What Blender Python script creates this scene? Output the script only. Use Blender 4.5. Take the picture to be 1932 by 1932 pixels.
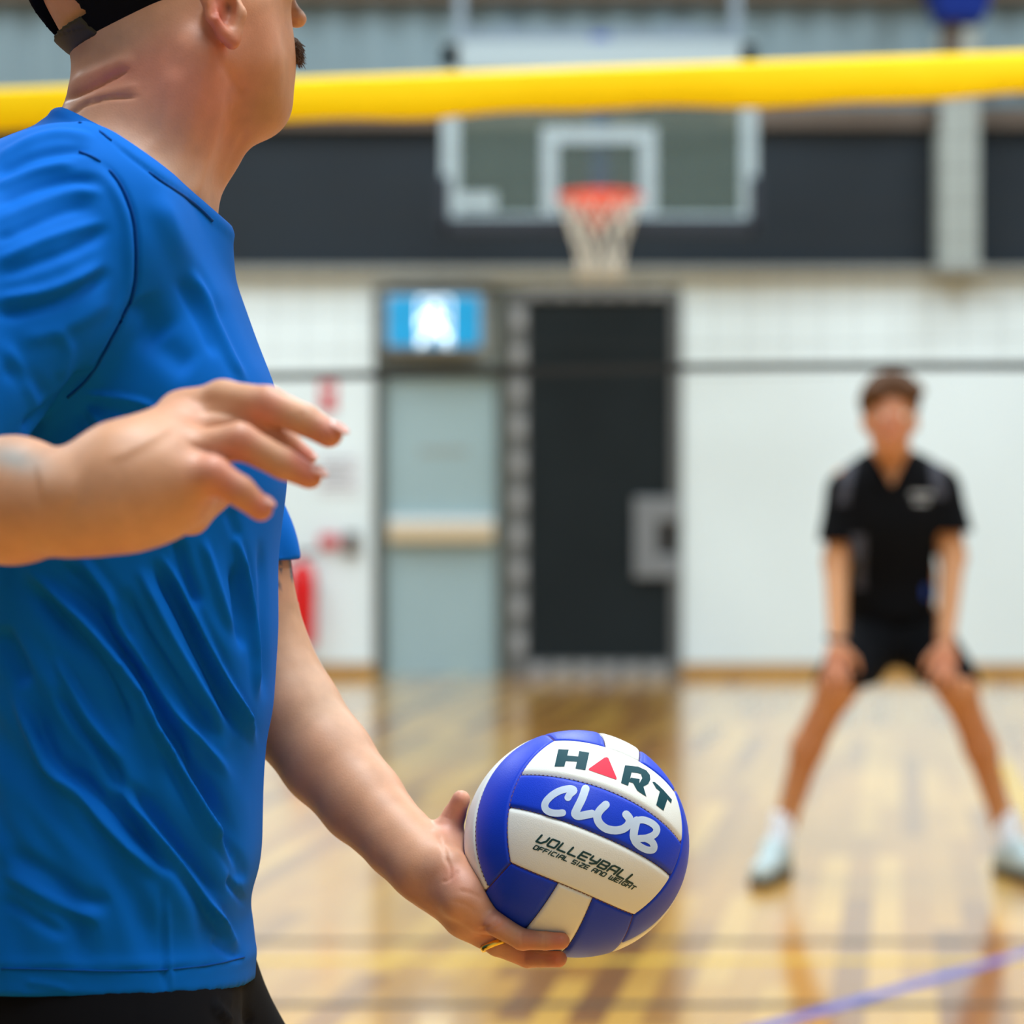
import bpy, bmesh, math, random
import numpy as np
from mathutils import Vector, Matrix
random.seed(7); rng = np.random.RandomState(7)
for _o in list(bpy.data.objects): bpy.data.objects.remove(_o)
SC = bpy.context.scene
COL = SC.collection
# ------------------------------------------------------------------ camera
F = 4644.0; CX = 966.0; HY = 945.0; CH = 1.2          # focal length in px, horizon row, camera height
cam_d = bpy.data.cameras.new('camera'); cam = bpy.data.objects.new('camera', cam_d); COL.objects.link(cam)
cam.location = (0, 0, CH); cam.rotation_euler = (math.pi/2, 0, 0)
cam_d.sensor_width = 24; cam_d.sensor_height = 24; cam_d.sensor_fit = 'HORIZONTAL'
cam_d.lens = F/1932*24; cam_d.shift_y = -21/1932
cam_d.dof.use_dof = True; cam_d.dof.focus_distance = 2.24; cam_d.dof.aperture_fstop = 2.35
cam_d.clip_start = 0.05; cam_d.clip_end = 100
SC.camera = cam
# ------------------------------------------------------------------ world, lights, exposure
w = bpy.data.worlds.new('world'); SC.world = w; w.use_nodes = True
w.node_tree.nodes['Background'].inputs[0].default_value = (0.75, 0.87, 1, 1)
w.node_tree.nodes['Background'].inputs[1].default_value = 0.3
SC.view_settings.view_transform = 'Standard'; SC.view_settings.look = 'None'
SC.view_settings.exposure = 0.07; SC.view_settings.gamma = 1; SC.view_settings.use_curve_mapping = False
CEIL = 7.0
LIGHTS = [(0.6, -1.6, 1.6, 3.4, 60), (-5.0, 3.0, 1.6, 5.0, 110), (0.4, 2.4, 1.6, 4.0, 400), (4.5, 3.2, 1.6, 5.0, 240), (-5.0, 9.5, 1.6, 5.0, 220), (0.0, 9.5, 1.6, 5.0, 290), (5.0, 9.5, 1.6, 5.0, 220),  # first entry is a fill lamp added behind the camera
          (-4.5, 14.2, 2.2, 2.5, 135), (0.0, 14.2, 2.2, 2.5, 135), (4.5, 14.2, 2.2, 2.5, 135)]
def area_light(x, y, sx, sy, power, z=CEIL-0.25, rot=(0, 0, 0), col=(0.86, 0.95, 1.0)):
    L = bpy.data.lights.new('lamp_or_fill_light', 'AREA'); L.shape = 'RECTANGLE'; L.size = sx; L.size_y = sy
    L.energy = power; L.color = col
    o = bpy.data.objects.new('lamp_or_fill_light', L); o.location = (x, y, z); o.rotation_euler = rot
    COL.objects.link(o); return o
for l in LIGHTS: area_light(*l)
# side fill light added near the right-hand wall; no window is built there
area_light(7.7, 5.0, 2.6, 8.0, 40, z=4.6, rot=(0, math.radians(72), 0), col=(0.8, 0.92, 1.0))

def P(px, py, Y): return np.array([(px-CX)*Y/F, Y, CH-(py-HY)*Y/F])
def PX(v): return CX+v[:, 0]/v[:, 1]*F, HY+(CH-v[:, 2])/v[:, 1]*F
# ------------------------------------------------------------------ materials
def rgb(r, g, b):
    f = lambda c: (c/255/12.92) if c/255 <= 0.04045 else ((c/255+0.055)/1.055)**2.4
    return (f(r), f(g), f(b), 1)
def mat(name, col, rough=0.6, metal=0, spec=0.5, bump=None, tint=False, sss=0, coat=0, emit=None, var=None, sheen=0):
    m = bpy.data.materials.new(name); m.use_nodes = True; nt = m.node_tree; N = nt.nodes; L = nt.links
    b = N['Principled BSDF']; b.inputs['Base Color'].default_value = col; b.inputs['Roughness'].default_value = rough
    b.inputs['Metallic'].default_value = metal; b.inputs['Specular IOR Level'].default_value = spec
    if coat: b.inputs['Coat Weight'].default_value = coat; b.inputs['Coat Roughness'].default_value = 0.15
    if sheen: b.inputs['Sheen Weight'].default_value = sheen; b.inputs['Sheen Roughness'].default_value = 0.4; b.inputs['Sheen Tint'].default_value = (0.3, 0.65, 1, 1)
    if sss:
        b.inputs['Subsurface Weight'].default_value = sss; b.inputs['Subsurface Radius'].default_value = (1, 0.35, 0.2)
        b.inputs['Subsurface Scale'].default_value = 0.006
    if emit: b.inputs['Emission Color'].default_value = emit[0]; b.inputs['Emission Strength'].default_value = emit[1]
    tc = N.new('ShaderNodeTexCoord'); src = None
    if tint:
        a = N.new('ShaderNodeAttribute'); a.attribute_name = 'tint'; src = a.outputs['Color']
    if var:                                  # var = (scale, amount)
        n = N.new('ShaderNodeTexNoise'); n.inputs['Scale'].default_value = var[0]; n.inputs['Detail'].default_value = 4
        L.new(tc.outputs['Object'], n.inputs['Vector'])
        r = N.new('ShaderNodeMapRange'); r.inputs[1].default_value = 0.3; r.inputs[2].default_value = 0.7
        r.inputs[3].default_value = 1-var[1]; r.inputs[4].default_value = 1+var[1]; L.new(n.outputs[0], r.inputs[0])
        mx = N.new('ShaderNodeVectorMath'); mx.operation = 'SCALE'
        if src: L.new(src, mx.inputs[0])
        else: mx.inputs[0].default_value = col[:3]
        L.new(r.outputs[0], mx.inputs['Scale']); src = mx.outputs[0]
    if src: L.new(src, b.inputs['Base Color'])
    if bump:                                 # bump = (kind, scale, strength, distance)
        if bump[0] == 'noise':
            t = N.new('ShaderNodeTexNoise'); t.inputs['Detail'].default_value = 3
        else: t = N.new('ShaderNodeTexVoronoi')
        t.inputs['Scale'].default_value = bump[1]; L.new(tc.outputs['Object'], t.inputs['Vector'])
        bp = N.new('ShaderNodeBump'); bp.inputs['Strength'].default_value = bump[2]; bp.inputs['Distance'].default_value = bump[3]
        L.new(t.outputs[0], bp.inputs['Height']); L.new(bp.outputs[0], b.inputs['Normal'])
    return m
M = {}
M['skin'] = mat('skin', (0.6, 0.35, 0.25, 1), 0.48, tint=True, sss=0.12, var=(60, 0.06), bump=('noise', 500, 0.25, 0.0006), spec=0.4)
M['shirt'] = mat('blue_jersey', rgb(0, 100, 196), 0.78, bump=('noise', 1500, 0.15, 0.0003), spec=0.08, sheen=0.0)
M['seam_thread'] = mat('navy_thread', rgb(0, 72, 150), 0.8, spec=0.1)
M['shorts'] = mat('black_jersey', rgb(8, 9, 15), 0.9, spec=0.15, bump=('noise', 900, 0.2, 0.0003))
M['black'] = mat('black_cloth', rgb(6, 8, 13), 0.9, spec=0.15, bump=('noise', 900, 0.2, 0.0004))
M['grey_cloth'] = mat('grey_cloth', rgb(60, 62, 74), 0.8)
M['olive'] = mat('olive_plastic', rgb(40, 38, 14), 0.6)
M['gold'] = mat('gold', (1.0, 0.72, 0.12, 1), 0.28, metal=1)
M['nail'] = mat('nail', rgb(218, 158, 144), 0.35)
M['hair'] = mat('brown_hair', rgb(84, 52, 24), 0.7, bump=('noise', 120, 0.8, 0.004))
M['armhair'] = mat('dark_hair', rgb(96, 68, 46), 0.6)
M['eye'] = mat('eye', rgb(225, 222, 215), 0.2)
M['iris'] = mat('iris', rgb(60, 70, 80), 0.2)
M['ball_blue'] = mat('ball_blue', rgb(20, 62, 206), 0.45, bump=('vor', 900, 0.25, 0.0003), spec=0.3)
M['ball_white'] = mat('ball_white', rgb(238, 240, 234), 0.42, bump=('vor', 900, 0.25, 0.0003), spec=0.3)
M['seam'] = mat('seam', rgb(20, 26, 70), 0.8)
M['thread'] = mat('thread', rgb(150, 95, 80), 0.7)
M['ink_teal'] = mat('teal_ink', rgb(4, 66, 76), 0.6, spec=0.2)
M['ink_red'] = mat('red_ink', rgb(238, 48, 74), 0.6, spec=0.2)
M['ink_white'] = mat('pale_ink', rgb(206, 224, 246), 0.35)
M['ink_green'] = mat('dark_green_ink', rgb(6, 60, 62), 0.4)
M['yellow'] = mat('yellow_vinyl', rgb(255, 214, 0), 0.6, spec=0.2, bump=('noise', 12, 0.4, 0.01))
M['cord'] = mat('black_cord', rgb(22, 26, 28), 0.8)
M['white_wall'] = mat('white_paint', rgb(222, 238, 244), 0.7, var=(1.2, 0.025))
M['grey_wall'] = mat('grey_paint', rgb(118, 140, 150), 0.8, var=(0.8, 0.05))
M['front_wall'] = mat('front_wall_paint', rgb(176, 188, 192), 0.8)
M['side_wall'] = mat('side_wall_paint', rgb(104, 114, 118), 0.8, var=(0.8, 0.05))
M['dark_wall'] = mat('charcoal_padding', rgb(22, 34, 44), 0.85, var=(0.9, 0.12))
M['beam'] = mat('beam_paint', rgb(140, 145, 142), 0.6)
M['column'] = mat('column_paint', rgb(150, 160, 158), 0.6)
M['brown'] = mat('brown_steel', rgb(92, 82, 74), 0.7)
M['tan'] = mat('varnished_skirting', rgb(176, 134, 72), 0.35)
M['door_grey'] = mat('door_paint', rgb(152, 180, 188), 0.5, var=(1.5, 0.03))
M['door_frame'] = mat('dark_frame', rgb(72, 78, 74), 0.5)
M['door_frame2'] = mat('grey_door_frame', rgb(98, 102, 104), 0.6)
M['plate'] = mat('grey_plate', rgb(150, 154, 158), 0.6)
M['door_dark'] = mat('dark_door', rgb(30, 38, 42), 0.8, spec=0.2, var=(2, 0.1))
M['alu'] = mat('aluminium', rgb(122, 128, 134), 0.55, metal=0.1)
M['cream'] = mat('cream_bar', rgb(206, 190, 160), 0.4)
M['white_plastic'] = mat('white_plastic', rgb(222, 230, 234), 0.5)
M['cyan_lit'] = mat('lit_cyan', rgb(0, 100, 150), 0.5, emit=(rgb(0, 156, 205), 0.75))
M['white_lit'] = mat('lit_white', rgb(240, 250, 255), 0.5, emit=(rgb(225, 245, 255), 1.5))
M['red'] = mat('red_enamel', rgb(214, 18, 24), 0.3)
M['red_sign'] = mat('red_print', rgb(200, 60, 72), 0.5)
M['paper'] = mat('paper', rgb(214, 220, 228), 0.7)
M['rubber'] = mat('black_rubber', rgb(24, 24, 26), 0.6)
M['board_frame'] = mat('board_frame_paint', rgb(158, 178, 188), 0.5)
M['pad'] = mat('dark_pad', rgb(26, 36, 50), 0.7)
M['blue_steel'] = mat('blue_steel', rgb(24, 60, 140), 0.45)
M['blue_pad'] = mat('blue_padding', rgb(4, 34, 112), 0.8, spec=0.2)
M['steel'] = mat('bluish_steel', rgb(120, 136, 150), 0.5)
M['orange'] = mat('orange_steel', rgb(228, 70, 28), 0.6, spec=0.2)
M['netwhite'] = mat('white_net_cord', rgb(226, 222, 208), 0.8)
M['sock'] = mat('white_sock', rgb(226, 230, 240), 0.8)
M['shoe'] = mat('pale_shoe', rgb(178, 196, 200), 0.6)
M['sole'] = mat('dark_sole', rgb(60, 62, 60), 0.7)
M['lamp'] = mat('lamp_diffuser', rgb(245, 250, 255), 0.5, emit=((0.93, 0.97, 1, 1), 1.2))
M['blue_line'] = mat('blue_line_paint', rgb(88, 96, 176), 0.25)
M['black_line'] = mat('dark_line_paint', rgb(74, 62, 52), 0.25)
M['yellow_line'] = mat('yellow_line_paint', rgb(212, 176, 60), 0.25)
def glass():
    m = bpy.data.materials.new('backboard_glass'); m.use_nodes = True; N = m.node_tree.nodes; L = m.node_tree.links
    out = N['Material Output']; N.remove(N['Principled BSDF'])
    t = N.new('ShaderNodeBsdfTransparent'); t.inputs[0].default_value = (0.84, 0.9, 0.87, 1)
    d = N.new('ShaderNodeBsdfPrincipled'); d.inputs['Base Color'].default_value = rgb(128, 146, 142); d.inputs['Roughness'].default_value = 0.1
    x = N.new('ShaderNodeMixShader'); x.inputs[0].default_value = 0.22
    L.new(t.outputs[0], x.inputs[1]); L.new(d.outputs[0], x.inputs[2]); L.new(x.outputs[0], out.inputs[0]); return m
M['glass'] = glass()
def floor_mat():
    m = bpy.data.materials.new('varnished_hardwood'); m.use_nodes = True; N = m.node_tree.nodes; L = m.node_tree.links
    b = N['Principled BSDF']; tc = N.new('ShaderNodeTexCoord'); mp = N.new('ShaderNodeMapping')
    mp.inputs['Rotation'].default_value = (0, 0, math.radians(90+9)); L.new(tc.outputs['Object'], mp.inputs[0])
    br = N.new('ShaderNodeTexBrick'); br.inputs['Scale'].default_value = 1; br.inputs['Brick Width'].default_value = 1.4
    br.inputs['Row Height'].default_value = 0.085; br.inputs['Mortar Size'].default_value = 0.0012; br.offset = 0.37
    br.inputs['Color1'].default_value = (0, 0, 0, 1); br.inputs['Color2'].default_value = (1, 1, 1, 1); br.inputs['Mortar'].default_value = (0.2, 0.2, 0.2, 1)
    L.new(mp.outputs[0], br.inputs['Vector'])
    r = N.new('ShaderNodeValToRGB'); e = r.color_ramp.elements
    e[0].position = 0; e[0].color = rgb(136, 82, 30); e[1].position = 1; e[1].color = rgb(222, 170, 70)
    q = e.new(0.25); q.color = rgb(188, 130, 44); q = e.new(0.6); q.color = rgb(208, 152, 54)
    L.new(br.outputs[0], r.inputs[0])
    n = N.new('ShaderNodeTexNoise'); n.inputs['Scale'].default_value = 0.9; n.inputs['Detail'].default_value = 3
    L.new(mp.outputs[0], n.inputs['Vector'])
    mr = N.new('ShaderNodeMapRange'); mr.inputs[1].default_value = 0.3; mr.inputs[2].default_value = 0.7; mr.inputs[3].default_value = 0.82; mr.inputs[4].default_value = 1.15
    L.new(n.outputs[0], mr.inputs[0])
    s = N.new('ShaderNodeVectorMath'); s.operation = 'SCALE'; L.new(r.outputs[0], s.inputs[0]); L.new(mr.outputs[0], s.inputs['Scale'])
    L.new(s.outputs[0], b.inputs['Base Color']); b.inputs['Roughness'].default_value = 0.3
    b.inputs['Coat Weight'].default_value = 1; b.inputs['Coat Roughness'].default_value = 0.11; b.inputs['Coat IOR'].default_value = 1.5
    return m
M['floor'] = floor_mat()
# ------------------------------------------------------------------ object helpers
def tag(o, label=None, cat=None, group=None, kind=None):
    if label: o['label'] = label
    if cat: o['category'] = cat
    if group: o['group'] = group
    if kind: o['kind'] = kind
    return o
def empty(name, loc=(0, 0, 0)):
    o = bpy.data.objects.new(name, None); o.location = loc; o.empty_display_size = 0.05; COL.objects.link(o); return o
def mesh_obj(name, v, f, m, parent=None, smooth=True, tint=None):
    me = bpy.data.meshes.new(name)
    v = np.asarray(v, float)
    if parent is not None: v = v-np.array(wloc(parent))
    me.from_pydata(v.tolist(), [], f if isinstance(f, list) else f.tolist()); me.update()
    if smooth: me.polygons.foreach_set('use_smooth', [True]*len(me.polygons))
    if tint is not None:
        a = me.color_attributes.new('tint', 'FLOAT_COLOR', 'POINT')
        c = np.ones((len(v), 4), np.float32); c[:, :3] = tint; a.data.foreach_set('color', c.ravel())
    for mm in (m if isinstance(m, list) else [m]): me.materials.append(mm)
    o = bpy.data.objects.new(name, me); COL.objects.link(o)
    if parent is not None: o.parent = parent
    return o
def wloc(o):
    l = Vector((0, 0, 0))
    while o is not None: l += o.location; o = o.parent
    return l
class MB:                                         # mesh builder: boxes and tubes into one mesh
    def __init__(s): s.v = []; s.f = []; s.mi = []
    def add(s, v, f, mi=0):
        n = len(s.v); s.v += [tuple(p) for p in v]; s.f += [[i+n for i in q] for q in f]; s.mi += [mi]*len(f); return s
    def box(s, lo, hi, mi=0, bev=0.0):
        (a, b, c), (d, e, g) = lo, hi
        a, d = min(a, d), max(a, d); b, e = min(b, e), max(b, e); c, g = min(c, g), max(c, g)
        bm = bmesh.new(); bmesh.ops.create_cube(bm, size=1)
        for q in bm.verts: q.co = Vector(((a+d)/2+q.co.x*(d-a), (b+e)/2+q.co.y*(e-b), (c+g)/2+q.co.z*(g-c)))
        if bev: bmesh.ops.bevel(bm, geom=bm.edges[:], offset=bev, segments=2, affect='EDGES', profile=0.5)
        bm.verts.index_update()
        s.add([q.co[:] for q in bm.verts], [[q.index for q in f.verts] for f in bm.faces], mi); bm.free(); return s
    def tube(s, pts, r, n=8, mi=0, closed=False):
        pts = [Vector(p) for p in pts]; rs = r if isinstance(r, (list, tuple, np.ndarray)) else [r]*len(pts); V = []; K = len(pts)
        for i, p in enumerate(pts):
            if closed: t = pts[(i+1) % K]-pts[i-1]
            else: t = pts[min(i+1, K-1)]-pts[max(i-1, 0)]
            t.normalize(); up = Vector((0, 0, 1)) if abs(t.z) < 0.9 else Vector((1, 0, 0))
            a = t.cross(up).normalized(); b = t.cross(a)
            for k in range(n):
                an = 2*math.pi*k/n; V.append(p+a*math.cos(an)*rs[i]+b*math.sin(an)*rs[i])
        Fc = []
        for i in range(K if closed else K-1):
            for k in range(n):
                j = (i+1) % K; Fc.append([i*n+k, i*n+(k+1) % n, j*n+(k+1) % n, j*n+k])
        if not closed: Fc += [list(range(n))[::-1], [(K-1)*n+k for k in range(n)]]
        return s.add(V, Fc, mi)
    def lathe(s, c, prof, n=32, mi=0):
        V = [(c[0]+r*math.cos(2*math.pi*k/n), c[1]+r*math.sin(2*math.pi*k/n), c[2]+z) for r, z in prof for k in range(n)]; K = len(prof)
        Fc = [[i*n+k, i*n+(k+1) % n, (i+1)*n+(k+1) % n, (i+1)*n+k] for i in range(K-1) for k in range(n)]
        Fc += [list(range(n))[::-1], [(K-1)*n+k for k in range(n)]]
        return s.add(V, Fc, mi)
    def build(s, name, m, parent=None, smooth=False):
        o = mesh_obj(name, s.v, s.f, m, parent, smooth)
        o.data.polygons.foreach_set('material_index', s.mi)
        if smooth:
            bm = bmesh.new(); bm.from_mesh(o.data); bmesh.ops.recalc_face_normals(bm, faces=bm.faces); bm.to_mesh(o.data); bm.free()
        return o
# ------------------------------------------------------------------ implicit surfaces (bodies and clothes)
def cone(a, b, r1, r2, k=0.02): return ('cone', np.array(a, float), np.array(b, float), r1, r2, k)
def ell(c, r, k=0.02, R=None): return ('ell', np.array(c, float), np.array(r, float), None if R is None else np.array(R, float), 0, k)
def cut(p, k=0.004): return ('cut', p, None, 0, 0, k)
def evalprim(p, X, Y, Z):
    if p[0] == 'cone':
        a, b, r1, r2 = p[1], p[2], p[3], p[4]; ab = b-a; L2 = ab@ab+1e-12
        t = np.clip(((X-a[0])*ab[0]+(Y-a[1])*ab[1]+(Z-a[2])*ab[2])/L2, 0, 1)
        return np.sqrt((X-a[0]-t*ab[0])**2+(Y-a[1]-t*ab[1])**2+(Z-a[2]-t*ab[2])**2)-(r1+(r2-r1)*t)
    c, r, R = p[1], p[2], p[3]; x, y, z = X-c[0], Y-c[1], Z-c[2]
    if R is not None: x, y, z = (R[0][0]*x+R[0][1]*y+R[0][2]*z, R[1][0]*x+R[1][1]*y+R[1][2]*z, R[2][0]*x+R[2][1]*y+R[2][2]*z)
    k0 = np.sqrt((x/r[0])**2+(y/r[1])**2+(z/r[2])**2); k1 = np.sqrt((x/r[0]**2)**2+(y/r[1]**2)**2+(z/r[2]**2)**2)+1e-9
    return k0*(k0-1)/k1
def bbox(p, m):
    if p[0] == 'cone': r = max(p[3], p[4])+m; return np.minimum(p[1], p[2])-r, np.maximum(p[1], p[2])+r
    r = (p[2].max() if p[3] is not None else p[2])+m; return p[1]-r, p[1]+r
def smin(a, b, k):
    h = np.maximum(k-np.abs(a-b), 0)/k; return np.minimum(a, b)-h*h*k*0.25
def field(prims, X, Y, Z, h, extra=None):
    D = np.full((len(X), len(Y), len(Z)), 0.2, np.float32)
    if extra is not None: D = extra(X[:, None, None], Y[None, :, None], Z[None, None, :]).astype(np.float32)
    for p in prims:
        q = p[1] if p[0] == 'cut' else p; m = p[5]+3*h+0.004; lo, hi = bbox(q, m); sl = []
        for A, l, u in zip((X, Y, Z), lo, hi): sl.append(slice(np.searchsorted(A, l), np.searchsorted(A, u)))
        if any(s.stop <= s.start for s in sl): continue
        d = evalprim(q, X[sl[0]][:, None, None], Y[sl[1]][None, :, None], Z[sl[2]][None, None, :])
        s = tuple(sl)
        if p[0] == 'cut': D[s] = -smin(-D[s], d, p[5])
        else: D[s] = smin(D[s], d, p[5])
    return D
def surfnet(D, X, Y, Z):
    S = D < 0; n = D.shape
    c = np.zeros((n[0]-1, n[1]-1, n[2]-1), np.uint8)
    for i in (0, 1):
        for j in (0, 1):
            for k in (0, 1): c += S[i:n[0]-1+i, j:n[1]-1+j, k:n[2]-1+k]
    I, J, K = np.nonzero((c > 0) & (c < 8)); idx = np.full(c.shape, -1, np.int32); idx[I, J, K] = np.arange(len(I))
    corner = {(i, j, k): D[I+i, J+j, K+k] for i in (0, 1) for j in (0, 1) for k in (0, 1)}
    acc = np.zeros((len(I), 3)); cnt = np.zeros(len(I))
    for a in corner:
        for ax in range(3):
            if a[ax] == 0:
                b = list(a); b[ax] = 1; b = tuple(b); da, db = corner[a], corner[b]; m = (da < 0) != (db < 0)
                t = np.where(m, da/(da-db+1e-20), 0); q = np.zeros((len(I), 3)); q[:] = a; q[:, ax] += t
                acc += q*m[:, None]; cnt += m
    acc /= cnt[:, None]
    h = np.array([X[1]-X[0], Y[1]-Y[0], Z[1]-Z[0]]); o = np.array([X[0], Y[0], Z[0]])
    V = o+(np.stack([I, J, K], 1)+acc)*h
    Fs = []
    for ax in range(3):
        s0 = [slice(1, n[0]-1), slice(1, n[1]-1), slice(1, n[2]-1)]; s0[ax] = slice(0, n[ax]-1)
        s1 = list(s0); s1[ax] = slice(1, n[ax]); A = S[tuple(s0)]; B = S[tuple(s1)]; e = np.nonzero(A != B)
        off = [1, 1, 1]; off[ax] = 0; g = [e[i]+off[i] for i in range(3)]; flip = A[e]
        u, v_ = [(1, 2), (2, 0), (0, 1)][ax]
        def at(du, dv):
            t = [g[0].copy(), g[1].copy(), g[2].copy()]; t[u] -= du; t[v_] -= dv; return idx[t[0], t[1], t[2]]
        q = np.stack([at(1, 1), at(0, 1), at(0, 0), at(1, 0)], 1)
        q[~flip] = q[~flip][:, ::-1]; Fs.append(q)
    Fc = np.concatenate(Fs); Fc = Fc[(Fc >= 0).all(1)]
    return V, Fc
def smooth(V, Fc, it=2, lam=0.5):
    e = np.concatenate([Fc[:, [0, 1]], Fc[:, [1, 2]], Fc[:, [2, 3]], Fc[:, [3, 0]]]); n = len(V)
    deg = np.bincount(e[:, 0], minlength=n)+np.bincount(e[:, 1], minlength=n)
    for _ in range(it):
        s = np.stack([np.bincount(e[:, 0], V[e[:, 1], a], n)+np.bincount(e[:, 1], V[e[:, 0], a], n) for a in range(3)], 1)
        V = V+(s/np.maximum(deg, 1)[:, None]-V)*lam
    return V
def normals(V, Fc):
    n = np.cross(V[Fc[:, 2]]-V[Fc[:, 0]], V[Fc[:, 3]]-V[Fc[:, 1]]); N = np.zeros_like(V)
    for a in range(3):
        for c in range(4): N[:, a] += np.bincount(Fc[:, c], n[:, a], len(V))
    return N/(np.linalg.norm(N, axis=1)[:, None]+1e-12)
def make(prims, lo, hi, h, extra=None, post=None, it=2):
    X, Y, Z = [np.arange(a, b+h, h) for a, b in zip(lo, hi)]
    D = field(prims, X, Y, Z, h, extra)
    if post is not None: D = post(D, X[:, None, None], Y[None, :, None], Z[None, None, :])
    V, Fc = surfnet(D, X, Y, Z)
    return (smooth(V, Fc, it) if it else V), Fc
def join(parts):
    V = []; Fc = []; n = 0
    for v, f in parts: V.append(v); Fc.append(f+n); n += len(v)
    return np.concatenate(V), np.concatenate(Fc)
def catmull(pts, n=8):
    p = np.array(pts, float)
    if len(p) < 3: return p
    q = np.vstack([2*p[0]-p[1], p, 2*p[-1]-p[-2]]); out = []
    for i in range(1, len(q)-2):
        for t in np.arange(n)/n:
            out.append(0.5*((2*q[i])+(-q[i-1]+q[i+1])*t+(2*q[i-1]-5*q[i]+4*q[i+1]-q[i+2])*t*t+(-q[i-1]+3*q[i]-3*q[i+1]+q[i+2])*t**3))
    out.append(p[-1]); return np.array(out)
def pldist(px, py, pts):
    """distance to a polyline and the 0..1 place along it"""
    best = np.full(len(px), 1e9); tt = np.zeros(len(px)); L = np.r_[0, np.cumsum(np.linalg.norm(np.diff(pts, axis=0), axis=1))]
    for i in range(len(pts)-1):
        a = pts[i]; d = pts[i+1]-a; l2 = d@d+1e-9
        t = np.clip(((px-a[0])*d[0]+(py-a[1])*d[1])/l2, 0, 1); q = np.hypot(px-a[0]-t*d[0], py-a[1]-t*d[1])
        m = q < best; best[m] = q[m]; tt[m] = (L[i]+t[m]*(L[i+1]-L[i]))/L[-1]
    return best, tt
def sculpt(V, Fc, strokes):
    """press or raise folds: stroke = (points, width, height in m, kind) on the side that faces the court's near sideline"""
    N = normals(V, Fc); px, py = PX(V); disp = np.zeros(len(V)); facing = -(N*V*[1, 1, 1]).sum(1)+N[:, 2]*CH
    facing = np.clip(facing/np.linalg.norm(V, axis=1)*2.5, 0, 1)
    for s in strokes:
        pts = catmull(s[0]); wd, amp = s[1], s[2]; kind = s[3] if len(s) > 3 else 'r'
        m = (px > pts[:, 0].min()-4*wd) & (px < pts[:, 0].max()+4*wd) & (py > pts[:, 1].min()-4*wd) & (py < pts[:, 1].max()+4*wd)
        if not m.any(): continue
        d, t = pldist(px[m], py[m], pts); u = d/wd
        prof = np.exp(-u*u) if kind == 'g' else (1-0.9*u*u)*np.exp(-0.8*u*u)
        tap = np.clip(np.minimum(t, 1-t)*5, 0, 1) if kind != 'e' else 1
        tap = tap*tap*(3-2*tap) if kind != 'e' else 1
        disp[m] += amp*prof*tap
    return V+N*(disp*facing)[:, None]
def inside_face(name, pts): pass

# ================================================================== THE ROOM
WY = 16.9
XL, XR, YB = -8.0, 8.0, -5.0
def W(px, py, Y=WY): return P(px, py, Y)
def wbox(x0, y0, x1, y1, ya, yb, mb=None, mi=0, bev=0, Yref=WY):
    a = P(x0, y0, Yref); b = P(x1, y1, Yref); mb = mb or MB(); return mb.box((a[0], ya, a[2]), (b[0], yb, b[2]), mi, bev)
def struct(name, mb, m, parent=None):
    o = mb.build(name, m, parent)
    if parent is None: o['kind'] = 'structure'
    return o
struct('floor', MB().box((XL, YB, -0.2), (XR, WY+0.3, 0)), M['floor'])
struct('ceiling', MB().box((XL, YB, CEIL), (XR, WY+0.3, CEIL+0.2)), M['grey_wall'])
struct('wall_left', MB().box((XL-0.2, YB, 0), (XL, WY+0.3, CEIL)), M['side_wall'])
struct('wall_right', MB().box((XR, YB, 0), (XR+0.2, WY+0.3, CEIL)), M['side_wall'])
struct('wall_front', MB().box((XL, YB-0.2, 0), (XR, YB, CEIL)), M['front_wall'])
zb = W(0, 522)[2]; zt = W(0, 243)[2]
# the far wall: painted blocks below, with openings for the two doors
d1 = (706, 545, 958, 1275); d2 = (962, 545, 1284, 1275)
mb = MB(); xa = W(d1[0], 0)[0]; xb_ = W(d2[2], 0)[0]; zd = W(0, 545)[2]
mb.box((XL, WY, 0), (xa, WY+0.3, zb)); mb.box((xb_, WY, 0), (XR, WY+0.3, zb)); mb.box((xa, WY, zd), (xb_, WY+0.3, zb)); mb.box((xa, WY+0.15, 0), (xb_, WY+0.3, zd))
struct('wall_back', mb, M['white_wall'])
mb = MB().box((XL, WY, zb+0.06), (XR, WY+0.3, zt)); struct('wall_back.001', mb, M['dark_wall'])
mb = MB().box((XL, WY-0.02, zt), (XR, WY+0.3, CEIL))
x = XL
while x < XR: mb.box((x, WY-0.06, zt+0.25), (x+0.11, WY-0.02, CEIL), 0); x += 0.28
struct('wall_back.002', mb, M['grey_wall'])
struct('trim_1', MB().box((XL, WY-0.12, zb), (XR, WY+0.02, zb+0.06)), M['beam'])
struct('trim_2', MB().box((XL, WY-0.09, zt), (XR, WY-0.02, zt+0.14)), M['brown'])
struct('trim_3', MB().box((XL, WY-0.2, W(0, 8)[2]), (XR, WY-0.05, W(0, 8)[2]+0.3)), M['brown'])
for i, (a, b) in enumerate(((XL, xa), (xb_, XR))):
    struct('baseboard_back' if i == 0 else 'baseboard_back.001', MB().box((a, WY-0.025, 0), (b, WY, 0.085)), M['tan'])
struct('baseboard_left', MB().box((XL, YB, 0), (XL+0.025, WY, 0.085)), M['tan'])
struct('baseboard_right', MB().box((XR-0.025, YB, 0), (XR, WY, 0.085)), M['tan'])
# a dark vent opening high in the wall, seen through the backboard
o = wbox(1188, 118, 1362, 268, WY-0.08, WY-0.02).build('wall_vent', M['pad']); tag(o, 'dark square vent high on far wall behind the glass backboard', 'vent')
mb = MB()
for k in range(9): wbox(1194, 128+k*15, 1356, 133+k*15, WY-0.1, WY-0.08, mb)
mb.build('slat', M['rubber'], o)
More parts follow.
